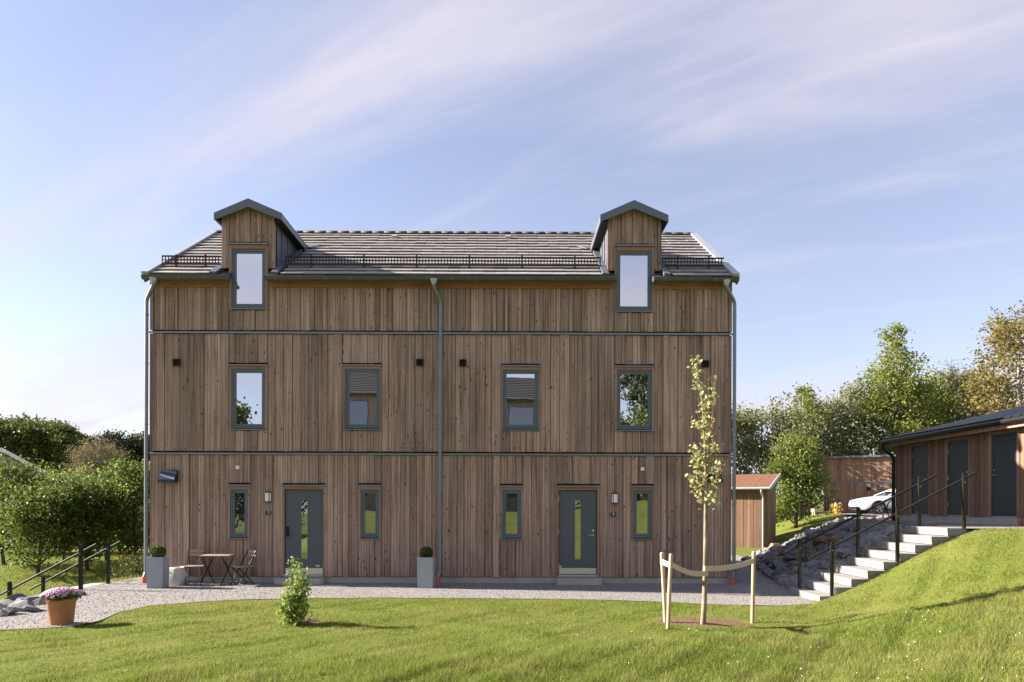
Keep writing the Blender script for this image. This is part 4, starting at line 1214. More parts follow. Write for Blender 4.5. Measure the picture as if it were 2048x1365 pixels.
# far building on the upper level
pc = pix(1789, 1029, Y=40.0)
farb = thing('timber_outbuilding', 'two tier brown outbuilding with flat dark roof behind the white car', 'shed', (pc.x, pc.y, PLAT), R(-30))
L_, Hh = 3.75, pix(1789, 913, Y=40).z - PLAT
fb = MB().box(-L_, -0.002, 0.0, 3.0, -0.2, Hh - 0.1).build('wall', DARK, farb, False)
zb_ = pix(1720, 964, Y=41).z - PLAT
clad_local(fb, 'x', -L_, 0.03, 0.0, -0.03, 0.05, zb_ - 0.04, 0.155, [(-0.95, -0.45, zb_ - 1.05, zb_ - 0.42)])
clad_local(fb, 'x', -L_, 0.03, 0.0, -0.03, zb_ + 0.04, Hh - 0.02, 0.155)
clad_local(fb, 'y', 0.0, 3.0, -L_, -0.03, 0.05, Hh - 0.02, 0.155)
MB().box(-L_ - 0.04, 0.05, -0.06, -0.001, zb_ - 0.035, zb_ + 0.035).build('drip_flashing', DORMER_METAL, farb, False)
w_ = ring(MB(), -0.95, -0.45, zb_ - 1.05, zb_ - 0.42, 0.05, -0.03, 0.0).build('window', FRAME, farb, False)
MB().box(-0.9, -0.5, -0.012, -0.001, zb_ - 1.0, zb_ - 0.47).build('pane', GLASS_LOW, w_, False)
MB().box(-1.0, -0.4, -0.07, -0.031, zb_ - 0.42, zb_ - 0.38).build('head_flashing', DORMER_METAL, w_, False)
MB().box(-1.45, -1.25, -0.07, -0.032, zb_ - 0.55, zb_ - 0.33).build('wall_vent', BLACK, farb, False)
MB().hexa([(-L_ - 0.25, -0.25, Hh - 0.02), (0.2, -0.25, Hh - 0.02), (0.2, 3.2, Hh + 0.2), (-L_ - 0.25, 3.2, Hh + 0.2)], [(-L_ - 0.25, -0.25, Hh + 0.09), (0.2, -0.25, Hh + 0.09), (0.2, 3.2, Hh + 0.3), (-L_ - 0.25, 3.2, Hh + 0.3)]).build('roof', DORMER_METAL, farb, False)
MB().lathe((-1.1, 0.6, Hh), [(0.05, 0), (0.05, 0.45), (0.08, 0.46), (0.08, 0.52)], 10).build('flue', ZINC_L, farb, False)

# neighbouring houses: one behind the house (throws the shadow on the outbuilding), one across the lawn (mirrored in the windows)
GLASS_DIM = glass_mat('dim_blue_glass', 0.22, (0.02, 0.035, 0.055))  # dark blue panes with weak reflection
def plain_house(name, label, x0, x1, y0, y1, zb, zev, zrd, front, windows, balcony):
    t = thing(name, label, 'house', ((x0 + x1) / 2, (y0 + y1) / 2, zb))
    w = MB(); w.box(x0, x1, y0, y1, zb - 0.5, zev)
    ym = (y0 + y1) / 2
    w.prism([(x0, y0 + 0.01, zev), (x0, y1 - 0.01, zev), (x0, ym, zrd - 0.1)], (x1 - x0, 0, 0))
    wl_ = w.build('wall', WOOD, t)
    ov = 0.35; sl2 = (zrd - zev) / (ym - y0)
    for s in (-1, 1):
        ye = y0 - ov if s < 0 else y1 + ov
        zz_ = zev - ov * sl2
        rr = MB().hexa([(x0 - 0.3, ye, zz_), (x1 + 0.3, ye, zz_), (x1 + 0.3, ym, zrd), (x0 - 0.3, ym, zrd)], [(x0 - 0.3, ye, zz_ + 0.14), (x1 + 0.3, ye, zz_ + 0.14), (x1 + 0.3, ym, zrd + 0.14), (x0 - 0.3, ym, zrd + 0.14)]).build('roof', DARKTILE, t)
        if s == front:
            for k in range(1, 13):
                f_ = k / 13; yy = ye + (ym - ye) * f_; zq = zz_ + (zrd - zz_) * f_ + 0.141
                MB().box(x0 - 0.3, x1 + 0.3, yy - 0.02, yy + 0.02, zq - 0.005, zq + 0.035).build('tile_course', DARKTILE, rr)
    yf = y0 if front < 0 else y1
    for (a, b, c, d) in windows:
        o_ = 0.05 * front
        ya, yb2 = sorted((yf + 0.001 * front, yf + o_))
        wi = ring(MB(), a, b, c, d, 0.06, ya, yb2).build('window', FRAME, t)
        ya, yb2 = sorted((yf + 0.002 * front, yf + 0.02 * front))
        MB().box(a + 0.06, b - 0.06, ya, yb2, c + 0.06, d - 0.06).build('pane', GLASS_DIM, wi)
    for (a, b, z) in balcony:
        ya, yb2 = sorted((yf + 0.001 * front, yf + 1.3 * front))
        bl = MB().box(a, b, ya, yb2, z - 0.15, z).build('balcony', CONC, t)
        r_ = MB(); yo = yf + 1.25 * front
        r_.box(a, b, yo - 0.02, yo + 0.02, z + 1.0, z + 1.05); x = a
        while x < b: r_.box(x, x + 0.02, yo - 0.01, yo + 0.01, z, z + 1.0); x += 0.11
        r_.build('balcony_railing', BLACK, bl)
    return t
plain_house('neighbour_house', 'timber house with tiled roof standing behind the main house', -7.0, 7.5, 42.0, 50.0, 1.3, 9.7, 12.0, -1, [], [])
zb = 1.6
wi_ = [(x, x + 1.9, z, z + 1.75) for z in (zb + 0.9, zb + 3.5, zb + 5.6) for x in (-12.4, -8.6, -4.8, -0.8)]
plain_house('neighbour_house', 'timber house with balconies across the lawn, mirrored in the windows', -13.2, 3.2, -21.0, -13.5, zb, zb + 7.9, zb + 9.9, 1, wi_, [(-12.8, -6.4, zb + 3.3), (-5.0, 2.6, zb + 3.3)]).rotation_euler = (0, 0, R(-12))

# ---------------------------------------------------------------- things by the house wall
def box_planter(px, py, rz, label, h=0.71, w=0.37):
    p = pix(px, py, Z=0.015)
    t = thing('tall_planter', label, 'planter', (p.x, min(p.y, YF - 0.30), 0.014), rz, 'tall grey planters')
    a, b = w / 2, w / 2 * 0.94
    mb = MB(); mb.hexa([(-b, -b, 0), (b, -b, 0), (b, b, 0), (-b, b, 0)], [(-a, -a, h - 0.06), (a, -a, h - 0.06), (a, a, h - 0.06), (-a, a, h - 0.06)])
    mb.build('body', PLANTER, t, False)
    mb = MB()
    mb.box(-a, a, -a, -a + 0.025, h - 0.0595, h); mb.box(-a, a, a - 0.025, a, h - 0.0595, h); mb.box(-a, -a + 0.025, -a + 0.0251, a - 0.0251, h - 0.0595, h); mb.box(a - 0.025, a, -a + 0.0251, a - 0.0251, h - 0.0595, h)
    mb.build('rim', PLANTER, t, False)
    MB().box(-a + 0.0252, a - 0.0252, -a + 0.0252, a - 0.0252, h - 0.0594, h - 0.03).build('soil', SOIL, t, False)
    return t
pl1 = box_planter(316, 1175, R(4), 'tall grey planter at the left corner of the house')
pl2 = box_planter(852.5, 1175, R(-3), 'tall grey planter beside the central downpipe')

pw = pix(344, 1173, Z=0.014)
t = thing('white_pot', 'low off white rounded pot beside the left tall planter', 'pot', (pw.x, YF - 0.52, 0.014), R(-18))
MB().lathe((0, 0, 0), [(0.185, 0), (0.20, 0.01), (0.205, 0.40), (0.205, 0.425), (0.18, 0.43), (0.175, 0.40), (0.17, 0.36)], 32, sq=4.0).build('body', POTW, t, False)
MB().box(-0.125, -0.065, -0.222, -0.2055, 0.325, 0.345).build('maker_plate', BLACK, t, False)

def strip(a, b, w, th, upv=(0, 0, 1)):
    """flat bar from a to b, width w along upv x dir, thickness th"""
    a, b = Vector(a), Vector(b); d = (b - a).normalized(); u = Vector(upv); u = (u - d * u.dot(d)).normalized(); s = d.cross(u)
    c = [(-w/2, -th/2), (w/2, -th/2), (w/2, th/2), (-w/2, th/2)]
    return [a + s * p + u * q for p, q in c], [b + s * p + u * q for p, q in c]
def folding_chair(label, loc, rz):
    t = thing('folding_chair', label, 'chair', loc, rz, 'folding bistro chairs')
    # local: faces -y, seat at 0.44
    for i in range(6):
        y = -0.17 + i * 0.062
        MB().box(-0.205, 0.205, y - 0.027, y + 0.027, 0.435, 0.452).build('seat_slat', WOOD_SLAT, t, False)
    for z in (0.695, 0.785):
        yb = 0.235 + (z - 0.7) * 0.2
        MB().hexa([(-0.20, yb - 0.008, z - 0.03), (0.20, yb - 0.008, z - 0.03), (0.20, yb + 0.008, z - 0.03), (-0.20, yb + 0.008, z - 0.03)], [(-0.20, yb + 0.004, z + 0.03), (0.20, yb + 0.004, z + 0.03), (0.20, yb + 0.02, z + 0.03), (-0.20, yb + 0.02, z + 0.03)]).build('back_slat', WOOD_SLAT, t, False)
    for s in (-1, 1):
        x = s * 0.175
        b, tp = strip((x, -0.20, 0.0), (x, 0.26, 0.82), 0.022, 0.012, (1, 0, 0)); MB().hexa(b, tp).build('leg', BLACK, t, False)
        x = s * 0.155
        b, tp = strip((x, 0.22, 0.0), (x, -0.18, 0.432), 0.022, 0.012, (1, 0, 0)); MB().hexa(b, tp).build('leg', BLACK, t, False)
        MB().box(s * 0.165 - 0.006, s * 0.165 + 0.006, -0.19, 0.17, 0.420, 0.4345).build('seat_rail', BLACK, t, False)
    MB().tube([(-0.155, 0.16, 0.065), (0.155, 0.16, 0.065)], 0.006, 6).build('stretcher', BLACK, t, False)
    MB().tube([(-0.175, -0.15, 0.09), (0.175, -0.15, 0.09)], 0.006, 6).build('stretcher', BLACK, t, False)
    return t
zc = 0.014
pch = pix(389, 1150, Y=YF - 0.42)
folding_chair('wooden slatted folding chair standing left of the bistro table', (pch.x, YF - 0.40, zc), R(15))
pch = pix(485, 1150, Y=YF - 0.50)
folding_chair('wooden slatted folding chair turned sideways right of the bistro table', (pch.x, YF - 0.50, zc), R(-38))
pt = pix(436, 1150, Y=YF - 0.45)
tb_ = thing('bistro_table', 'small square folding table with wooden slat top between two chairs', 'table', (pt.x, YF - 0.45, zc), R(4))
for i in range(9):
    y = -0.275 + i * 0.0645
    MB().box(-0.33, 0.33, y - 0.029, y + 0.029, 0.70, 0.718).build('top_slat', WOOD_SLAT, tb_, False)
for s in (-1, 1):
    MB().box(s * 0.24 - 0.008, s * 0.24 + 0.008, -0.29, 0.29, 0.684, 0.6995).build('top_rail', BLACK, tb_, False)
    x = s * 0.22
    b, tp = strip((x - 0.16 , -0.24, 0), (x + 0.06, 0.24, 0.684), 0.022, 0.012, (1, 0, 0)) if False else strip((s * 0.24 + 0.09, 0.22, 0), (s * 0.24 - 0.09, -0.18, 0.684), 0.022, 0.013, (0, 1, 0))
    MB().hexa(b, tp).build('leg', BLACK, tb_, False)
    b, tp = strip((s * 0.24 - 0.09, -0.24, 0), (s * 0.24 + 0.07, 0.2, 0.684), 0.022, 0.013, (0, 1, 0))
    MB().hexa(b, tp).build('leg', BLACK, tb_, False)
    b, tp = strip((s * 0.26, -0.02, 0.40), (s * 0.05, 0.05, 0.684), 0.012, 0.008, (0, 1, 0)); MB().hexa(b, tp).build('brace', BLACK, tb_, False)
MB().tube([(-0.16, 0.2, 0.10), (0.32, 0.2, 0.10)], 0.006, 6).build('stretcher', BLACK, tb_, False)

# terracotta pot
pp = pix(115, 1250, Z=0.014)
pot = thing('terracotta_pot', 'terracotta pot full of pink daisies on the gravel', 'flower pot', (pp.x, pp.y + 0.1, 0.014))
MB().lathe((0, 0, 0), [(0.158, 0.0), (0.165, 0.01), (0.200, 0.335), (0.204, 0.338), (0.208, 0.365), (0.212, 0.37), (0.222, 0.415), (0.208, 0.42), (0.188, 0.405), (0.183, 0.37)], 36).build('body', TERRA, pot, False)
MB().lathe((0, 0, 0.36), [(0.18, 0.0), (0.18, 0.02), (0.05, 0.035)], 20).build('soil', SOIL, pot, False)

# planter trough, pump and other small things on the upper level
p = pix(1641, 1030, Y=30); t = thing('wooden_trough', 'low pale wooden trough on legs at the top of the rock slope', 'planter', (p.x, 30, p.z))
h0 = pix(1641, 1018, Y=30).z - p.z
MB().box(-0.35, 0.35, -0.16, 0.16, h0 * 0.45, h0).build('box', WOOD_PALE, t, False)
for s in (-1, 1):
    for q in (-1, 1): MB().box(s * 0.29 - 0.03, s * 0.29 + 0.03, q * 0.1 - 0.03, q * 0.1 + 0.03, -0.02, h0 * 0.449).build('leg', WOOD_PALE, t, False)
p = pix(1671, 1031, Y=31); t = thing('hand_pump', 'white standing post with dark cross handle in yellow flowers', 'pump', (p.x, 31, p.z))
hz_ = pix(1671, 1006, Y=31).z - p.z
MB().lathe((0, 0, 0), [(0.05, 0), (0.05, hz_ * 0.95), (0.03, hz_)], 12).build('post', WHITE, t, False)
MB().tube([(0, 0, hz_), (0, 0, hz_ + 0.28)], 0.02, 8).build('spindle', BLACK, t, False)
MB().tube([(0, 0, hz_ + 0.20), (0.12, 0, hz_ + 0.13), (0.22, 0, hz_ + 0.02)], 0.018, 8).build('handle', BLACK, t, False)
MB().lathe((0.22, 0, hz_ - 0.02), [(0.02, -0.04), (0.04, 0), (0.02, 0.04)], 10).build('knob', WHITE, t, False)

# ---------------------------------------------------------------- white car (side on, nose to the left)
p = pix(1700, 1030, Y=38.0)
car = thing('parked_car', 'white car parked nose left beside the storage building', 'car', (p.x, 37.6, PLAT + 0.012))
# stations: x, z_bottom, z_belt(shoulder), half width
st_ = [(0.00, 0.42, 0.66, 0.55), (0.10, 0.28, 0.74, 0.74), (0.35, 0.22, 0.80, 0.86), (0.8, 0.2, 0.89, 0.93), (1.3, 0.2, 0.95, 0.94), (1.75, 0.2, 0.985, 0.94), (2.4, 0.2, 0.99, 0.95), (3.2, 0.2, 0.99, 0.95), (3.9, 0.22, 0.98, 0.93), (4.35, 0.28, 0.96, 0.86), (4.58, 0.42, 0.92, 0.7)]
mb = MB(); sec_n = 12; vs2 = []
for x, zb, zs, hw in st_:
    hh = zs - zb
    half = [(0, zs + 0.035 * min(1, hw)), (hw * 0.55, zs + 0.025), (hw * 0.86, zs - 0.01), (hw * 0.97, zs - 0.10), (hw, zb + hh * 0.5), (hw * 0.985, zb + hh * 0.22), (hw * 0.9, zb)]
    full = half + [(-a, b) for a, b in half[::-1][:-1]]
    vs2 += [(x, a, b) for a, b in full]; sec_n = len(full)
fs = []
for i in range(len(st_) - 1):
    for j in range(sec_n): fs.append((i*sec_n + j, (i+1)*sec_n + j, (i+1)*sec_n + (j+1) % sec_n, i*sec_n + (j+1) % sec_n))
mb.add(vs2, fs, True); mb.add(vs2[:sec_n], [tuple(range(sec_n))]); mb.add(vs2[-sec_n:], [tuple(range(sec_n))[::-1]])
mb.build('body', CARW, car, False)
gs = [(1.55, 0.99, 1.0, 0.74, 0.72), (2.0, 0.99, 1.21, 0.80, 0.64), (2.45, 0.99, 1.38, 0.82, 0.58), (3.0, 0.99, 1.43, 0.82, 0.57), (3.6, 0.99, 1.36, 0.80, 0.56), (4.2, 0.97, 1.12, 0.74, 0.6), (4.4, 0.96, 0.99, 0.70, 0.66)]
vs2 = []; roofv = []
for x, z0, z1, w0, w1 in gs:
    vs2 += [(x, -w0, z0), (x, -w1, z1), (x, w1, z1), (x, w0, z0)]
mb = MB(); mb.add(vs2, [(4*i + j, 4*i + j + 1, 4*i + 5 + j, 4*i + 4 + j) for i in range(len(gs) - 1) for j in range(3)], True)
mb.build('window_glass', CARGLASS, car, False)
mb = MB(); vs2 = []
for x, z0, z1, w0, w1 in gs[1:6]: vs2 += [(x, -w1 - 0.03, z1 - 0.015), (x, -w1 * 0.6, z1 + 0.022), (x, w1 * 0.6, z1 + 0.022), (x, w1 + 0.03, z1 - 0.015)]
mb.add(vs2, [(4*i + j, 4*i + j + 1, 4*i + 5 + j, 4*i + 4 + j) for i in range(4) for j in range(3)], True); mb.build('roof', CARW, car, False)
for s in (-1, 1):
    mb = MB(); mb.tube([(1.52, s * 0.76, 1.0), (2.0, s * 0.68, 1.205), (2.45, s * 0.615, 1.375)], 0.035, 6); mb.build('windscreen_pillar', CARW, car, False)
    mb = MB(); mb.tube([(3.0, s * 0.82, 1.0), (3.05, s * 0.60, 1.41)], 0.03, 6); mb.build('door_pillar', BLACK, car, False)
    mi = MB().lathe((0, 0, 0), [(0.02, -0.09), (0.075, -0.05), (0.085, 0.03), (0.03, 0.08)], 12)
    mo = mi.build('mirror', CARW, car, False); mo.location = (1.98, s * 0.98, 1.06); mo.scale = (0.8, 1.2, 0.9)
    hl = MB().hexa([(0.12, s*0.66, 0.66), (0.42, s*0.85, 0.70), (0.42, s*0.80, 0.70), (0.12, s*0.60, 0.66)], [(0.14, s*0.66, 0.73), (0.46, s*0.83, 0.775), (0.46, s*0.78, 0.79), (0.14, s*0.60, 0.745)]).build('headlight', BLACK, car, False)
    MB().box(0.8, 3.9, s * 0.95 - 0.012, s * 0.95 + 0.012, 0.2, 0.31).build('side_skirt', BLACK, car, False)
MB().box(-0.03, 0.12, -0.55, 0.55, 0.25, 0.42).build('grille', BLACK, car, False)
for wx in (0.88, 3.72):
    for s in (-1, 1):
        y = s * 0.86
        mb = MB(); n = 28; prof = []
        mb2 = MB()
        for j in range(n):
            a0 = 2*math.pi*j/n
        def wheel_ring(mb, r0, r1, y0, y1):
            vs2 = []
            for j in range(n):
                a0 = 2*math.pi*j/n; c_, s_ = math.cos(a0), math.sin(a0)
                vs2 += [(wx + r0*c_, y0, 0.345 + r0*s_), (wx + r1*c_, y0, 0.345 + r1*s_), (wx + r1*c_, y1, 0.345 + r1*s_), (wx + r0*c_, y1, 0.345 + r0*s_)]
            fs = []
            for j in range(n):
                q = (j + 1) % n
                for e in range(4): fs.append((4*j + e, 4*j + (e+1) % 4, 4*q + (e+1) % 4, 4*q + e))
            mb.add(vs2, fs, False); return mb
        ar = wheel_ring(MB(), 0.0, 0.40, s * 0.72, s * 0.962).build('wheel_arch', BLACK, car, False)
        ty = wheel_ring(MB(), 0.245, 0.345, y - 0.11 + s * 0.03, y + 0.11 + s * 0.03).build('wheel', RUBBER, car, False)
        rm = wheel_ring(MB(), 0.215, 0.2445, y - 0.10 + s * 0.03, y + 0.115 + s * 0.03)
        for q in range(5):
            a0 = 2*math.pi*q/5 + 0.3; c_, s_ = math.cos(a0), math.sin(a0)
            b, tp = strip((wx + 0.03*c_, y + s * 0.135, 0.345 + 0.03*s_), (wx + 0.225*c_, y + s * 0.135, 0.345 + 0.225*s_), 0.075, 0.02, (0, 1, 0)); rm.hexa(b, tp)
        rm.build('rim', RIM, ty, False)

# ---------------------------------------------------------------- bicycle by the corner of the storage building
bk = thing('bicycle', 'black bicycle leaning behind the corner of the storage building', 'bicycle', (11.85, 20.85, PLAT + 0.012), R(6))
def bwheel(cx):
    n = 32; mb = MB(); pts2 = [(cx + 0.335*math.cos(2*math.pi*j/n), 0, 0.35 + 0.335*math.sin(2*math.pi*j/n)) for j in range(n + 1)]
    mb.tube(pts2, 0.018, 8, cap=False); w = mb.build('wheel', RUBBER, bk, False)
    sp = MB()
    for j in range(14):
        a0 = 2*math.pi*j/14; sp.tube([(cx, 0.02, 0.35), (cx + 0.325*math.cos(a0), 0, 0.35 + 0.325*math.sin(a0))], 0.0018, 4, cap=False)
    sp.tube([(cx, -0.05, 0.35), (cx, 0.05, 0.35)], 0.02, 8); sp.build('spokes', STEEL, w, False)
bwheel(0.0); bwheel(1.05)
mb = MB()
for a, b in (((0, 0, 0.35), (0.20, 0, 0.86)), ((0.18, 0, 0.80), (0.62, 0, 0.30)), ((0.19, 0, 0.84), (0.75, 0, 0.78)), ((0.62, 0, 0.30), (0.77, 0, 0.86)), ((0.62, 0, 0.30), (1.05, 0, 0.35)), ((0.75, 0, 0.78), (1.05, 0, 0.35))):
    mb.tube([a, b], 0.016, 8)
mb.build('frame', BLACK, bk, False)
MB().tube([(0.02, -0.28, 1.02), (0.16, -0.2, 1.04), (0.22, 0, 0.98), (0.16, 0.2, 1.04), (0.02, 0.28, 1.02)], 0.012, 8).build('handlebar', BLACK, bk, False)
MB().lathe((0.80, 0, 0.90), [(0.02, -0.02), (0.09, 0), (0.06, 0.035)], 12).build('saddle', BLACK, bk, False)
rk = thing('bicycle_rack', 'low bent steel hoops of a bicycle rack beside the white car', 'bicycle rack', (13.6, 24.0, PLAT + 0.012))
for i in range(4):
    x = -0.6 + i * 0.3
    MB().tube(smooth_path([(x, -0.25, 0), (x, -0.25, 0.42), (x, 0.25, 0.42), (x, 0.25, 0)]), 0.012, 8).build('hoop', BLACK, rk, False)
MB().box(-0.75, 0.5, -0.27, -0.23, 0, 0.03).build('base_rail', BLACK, rk, False)
# ---------------------------------------------------------------- vegetation helpers
def leaf_quads(C, size, g, up_bias=0.0, aspect=0.55, jitter=0.35):
    n = len(C)
    a = g.normal(size=(n, 3)); a[:, 2] += up_bias; a /= np.linalg.norm(a, axis=1)[:, None] + 1e-9
    b = g.normal(size=(n, 3)); b -= a * (a * b).sum(1)[:, None]; b /= np.linalg.norm(b, axis=1)[:, None] + 1e-9
    s = size * (1 + jitter * g.uniform(-1, 1, n))
    L = a * (s * 0.5)[:, None]; W = b * (s * 0.5 * aspect)[:, None]
    V = np.stack([C - L, C + W - L * 0.1, C + L, C - W - L * 0.1], 1).reshape(-1, 3)
    F = np.arange(n * 4).reshape(n, 4)
    return V, F

def make_tree(seed, H, prof, trunk_r, n_limb, n_leaf, leaf, c0=0.2, limb_up=0.5, wob=0.03, clump=0.10, top=0.96, dead_top=0):
    """returns (bark MB, leaf V, leaf F); prof: crown radius at fractions of the crown height"""
    g = np.random.default_rng(seed); mb = MB()
    k = 9; tr = []
    ox = oy = 0.0
    for i in range(k):
        f = i / (k - 1)
        ox += g.normal() * wob * H / k; oy += g.normal() * wob * H / k
        tr.append(Vector((ox * (i > 0), oy * (i > 0), f * H * top)))
    mb.tube(tr, [trunk_r * (1 - 0.9 * i / (k - 1)) + 0.006 for i in range(k)], 8)
    def tp(f):
        q = f * (k - 1); i = min(int(q), k - 2); return tr[i].lerp(tr[i + 1], q - i)
    tips = []
    az = g.uniform(0, 6.28)
    for i in range(n_limb):
        f = c0 + (0.98 - c0) * (i + g.uniform(0, 0.8)) / n_limb
        az += 2.4 + g.normal() * 0.4
        cf = (f - c0) / (1 - c0)
        Ln = float(np.interp(cf, np.linspace(0, 1, len(prof)), prof)) * g.uniform(0.7, 1.2)
        p0 = tp(f); d = Vector((math.cos(az), math.sin(az), limb_up * g.uniform(0.6, 1.4))).normalized()
        pts_ = [p0]
        for j in range(1, 4):
            q = p0 + d * (Ln * j / 3) + Vector((0, 0, Ln * 0.06 * j * j / 3)) + Vector(g.normal(size=3)) * Ln * 0.05
            pts_.append(q)
        r0 = max(0.012, trunk_r * (1 - 0.85 * f) * 0.5)
        mb.tube(pts_, [r0, r0 * 0.7, r0 * 0.45, r0 * 0.2], 5, cap=False)
        for j in range(5):
            t0 = g.uniform(0.3, 1.0); q = t0 * 3; ii_ = min(int(q), 2); s0 = pts_[ii_].lerp(pts_[ii_ + 1], q - ii_)
            d2 = (d + Vector(g.normal(size=3)) * 0.75).normalized(); l2 = Ln * g.uniform(0.22, 0.5)
            e = s0 + d2 * l2; mb.tube([s0, s0.lerp(e, 0.5) + Vector(g.normal(size=3)) * l2 * 0.07, e], [r0 * 0.4, r0 * 0.28, r0 * 0.12], 4, cap=False)
            tips.append((s0.lerp(e, 0.45), l2)); tips.append((e, l2)); 
        tips.append((pts_[3], Ln * 0.3))
    tips.append((tr[-1], 0.4)); tips.append((tp(0.97), 0.5))
    for _ in range(dead_top):
        p0 = tp(0.96); e = p0 + Vector((g.normal() * 0.5, g.normal() * 0.5, g.uniform(0.8, 1.8)))
        mb.tube([p0, p0.lerp(e, 0.5) + Vector(g.normal(size=3)) * 0.12, e], [0.03, 0.02, 0.006], 4, cap=False)
        for _ in range(4):
            s0 = p0.lerp(e, g.uniform(0.3, 0.9)); mb.tube([s0, s0 + Vector((g.normal() * 0.5, g.normal() * 0.5, g.uniform(0.1, 0.6)))], [0.014, 0.004], 4, cap=False)
    w = np.array([t[1] for t in tips]); w = w / w.sum()
    idx = g.choice(len(tips), n_leaf, p=w)
    C = np.array([t[0][:] for t in tips])[idx]; sp = np.array([max(0.12, t[1]) for t in tips])[idx]
    C = C + g.normal(size=(n_leaf, 3)) * (sp * 0.30 + clump)[:, None] * np.array([1, 1, 0.75])
    C = C[C[:, 2] > 0.15 * H * c0]
    V, F = leaf_quads(C, leaf, g, 0.0, 0.65)
    return mb, V, F

def plant_tree(name, label, cat, loc, data, bark, leafm, rz=0.0, scale=1.0, group=None, cache=None):
    t = thing(name, label, cat, loc, rz, group); t.scale = (scale,) * 3
    if cache is not None and 'tr' in cache:
        a = bpy.data.objects.new('trunk', cache['tr']); b = bpy.data.objects.new('crown', cache['cr'])
        for o in (a, b): COL.objects.link(o); o.parent = t
    else:
        mb, V, F = data
        a = mb.build('trunk', bark, t, False); b = np_mesh('crown', V, F, leafm, t)
        if cache is not None: cache['tr'], cache['cr'] = a.data, b.data
    return t

def at(px, Y): 
    x = pix(px, 1000, Y=Y).x; return (x, Y, gzf(x, Y) - 0.05)
def hgt(px, py, Y): return pix(px, py, Y=Y).z - gzf(pix(px, py, Y=Y).x, Y)

L_BIRCH = leaf_mat('birch_leaves', (0.13, 0.17, 0.030), (0.27, 0.29, 0.06), 0.5)
L_GREEN = leaf_mat('fresh_leaves', (0.10, 0.145, 0.026), (0.23, 0.265, 0.06), 0.5)
L_OLIVE = leaf_mat('olive_leaves', (0.13, 0.14, 0.055), (0.26, 0.26, 0.12), 0.45)
L_GREY = leaf_mat('grey_green_leaves', (0.13, 0.15, 0.075), (0.27, 0.28, 0.17), 0.45)
L_BRONZE = leaf_mat('bronze_leaves', (0.15, 0.125, 0.035), (0.27, 0.22, 0.075), 0.45)
L_DARK = leaf_mat('hedge_leaves', (0.055, 0.09, 0.018), (0.165, 0.205, 0.042), 0.48)
L_FOREST = leaf_mat('forest_leaves', (0.05, 0.075, 0.018), (0.13, 0.145, 0.035), 0.35)
L_PINE = leaf_mat('pine_needles', (0.03, 0.045, 0.018), (0.08, 0.085, 0.035), 0.2)
L_BUD = leaf_mat('budding_twigs', (0.13, 0.105, 0.05), (0.21, 0.18, 0.085), 0.3)
L_JUN = leaf_mat('juniper_needles', (0.05, 0.065, 0.014), (0.135, 0.14, 0.03), 0.3)
L_BOX = leaf_mat('boxwood_leaves', (0.03, 0.065, 0.010), (0.10, 0.16, 0.022), 0.3)
L_SAP = leaf_mat('maple_leaves', (0.30, 0.33, 0.11), (0.52, 0.53, 0.26), 0.4)
L_SHRUB = leaf_mat('lilac_leaves', (0.14, 0.22, 0.035), (0.34, 0.42, 0.11), 0.35)

# ---- trees right of the house
Y = 47; plant_tree('birch_tree', 'tall slender birch with bright yellow green leaves', 'tree', at(1787, Y), make_tree(3, hgt(1790, 636, Y), [1.5, 2.9, 2.9, 2.3, 1.5, 0.9, 0.4], 0.17, 46, 10500, 0.19, 0.18, 0.85, 0.012, 0.13), BIRCHB, L_BIRCH)
Y = 52; plant_tree('bare_topped_tree', 'grey green tree with bare dead twigs at its top', 'tree', at(1902, Y), make_tree(11, hgt(1905, 738, Y), [2.2, 3.4, 3.3, 2.6, 1.5, 0.8], 0.18, 34, 11000, 0.22, 0.2, 0.6, 0.02, 0.16, dead_top=5), BARK, L_GREY)
Y = 44; plant_tree('bronze_tree', 'bronze leaved tree with thick trunk behind the storage building', 'tree', at(2040, Y), make_tree(17, hgt(2040, 628, Y), [1.8, 3.3, 3.4, 3.0, 2.6, 1.4], 0.25, 36, 13000, 0.20, 0.25, 0.45, 0.012, 0.14), BIRCHB, L_BRONZE)
Y = 48; plant_tree('willow_tree', 'broad round pale green willow above the far outbuilding', 'tree', at(1655, Y), make_tree(23, hgt(1655, 815, Y), [2.8, 3.3, 3.0, 2.5, 1.6], 0.16, 34, 15000, 0.19, 0.08, 0.8, 0.02, 0.16), BARK, L_GREY)
Y = 46; plant_tree('young_birch', 'small thin birch with pointed top above the willows', 'tree', at(1605, Y), make_tree(29, hgt(1605, 768, Y), [1.3, 1.6, 1.3, 0.9, 0.5], 0.09, 26, 4200, 0.16, 0.25, 0.9, 0.015, 0.10), BIRCHB, L_BIRCH)
Y = 44; plant_tree('willow_tree', 'olive toned round willow right beside the house corner', 'tree', at(1520, Y), make_tree(31, hgt(1520, 838, Y), [2.6, 3.0, 2.8, 2.2, 1.4], 0.14, 32, 15000, 0.17, 0.06, 0.75, 0.02, 0.15), BARK, L_OLIVE)
Y = 35; plant_tree('leafy_tree', 'bright green leafy tree between the red roofed shed and the outbuilding', 'tree', at(1592, Y), make_tree(37, hgt(1592, 880, Y), [1.1, 1.35, 1.25, 1.0, 0.6], 0.10, 30, 9000, 0.14, 0.04, 0.7, 0.02, 0.13), BARK, L_GREEN)
Y = 49; plant_tree('leafy_tree', 'dense green tree right behind the far outbuilding', 'tree', at(1735, Y), make_tree(41, hgt(1735, 795, Y), [2.7, 3.4, 3.0, 2.3, 1.2], 0.16, 34, 14000, 0.19, 0.06, 0.7, 0.02, 0.17), BARK, L_GREEN)
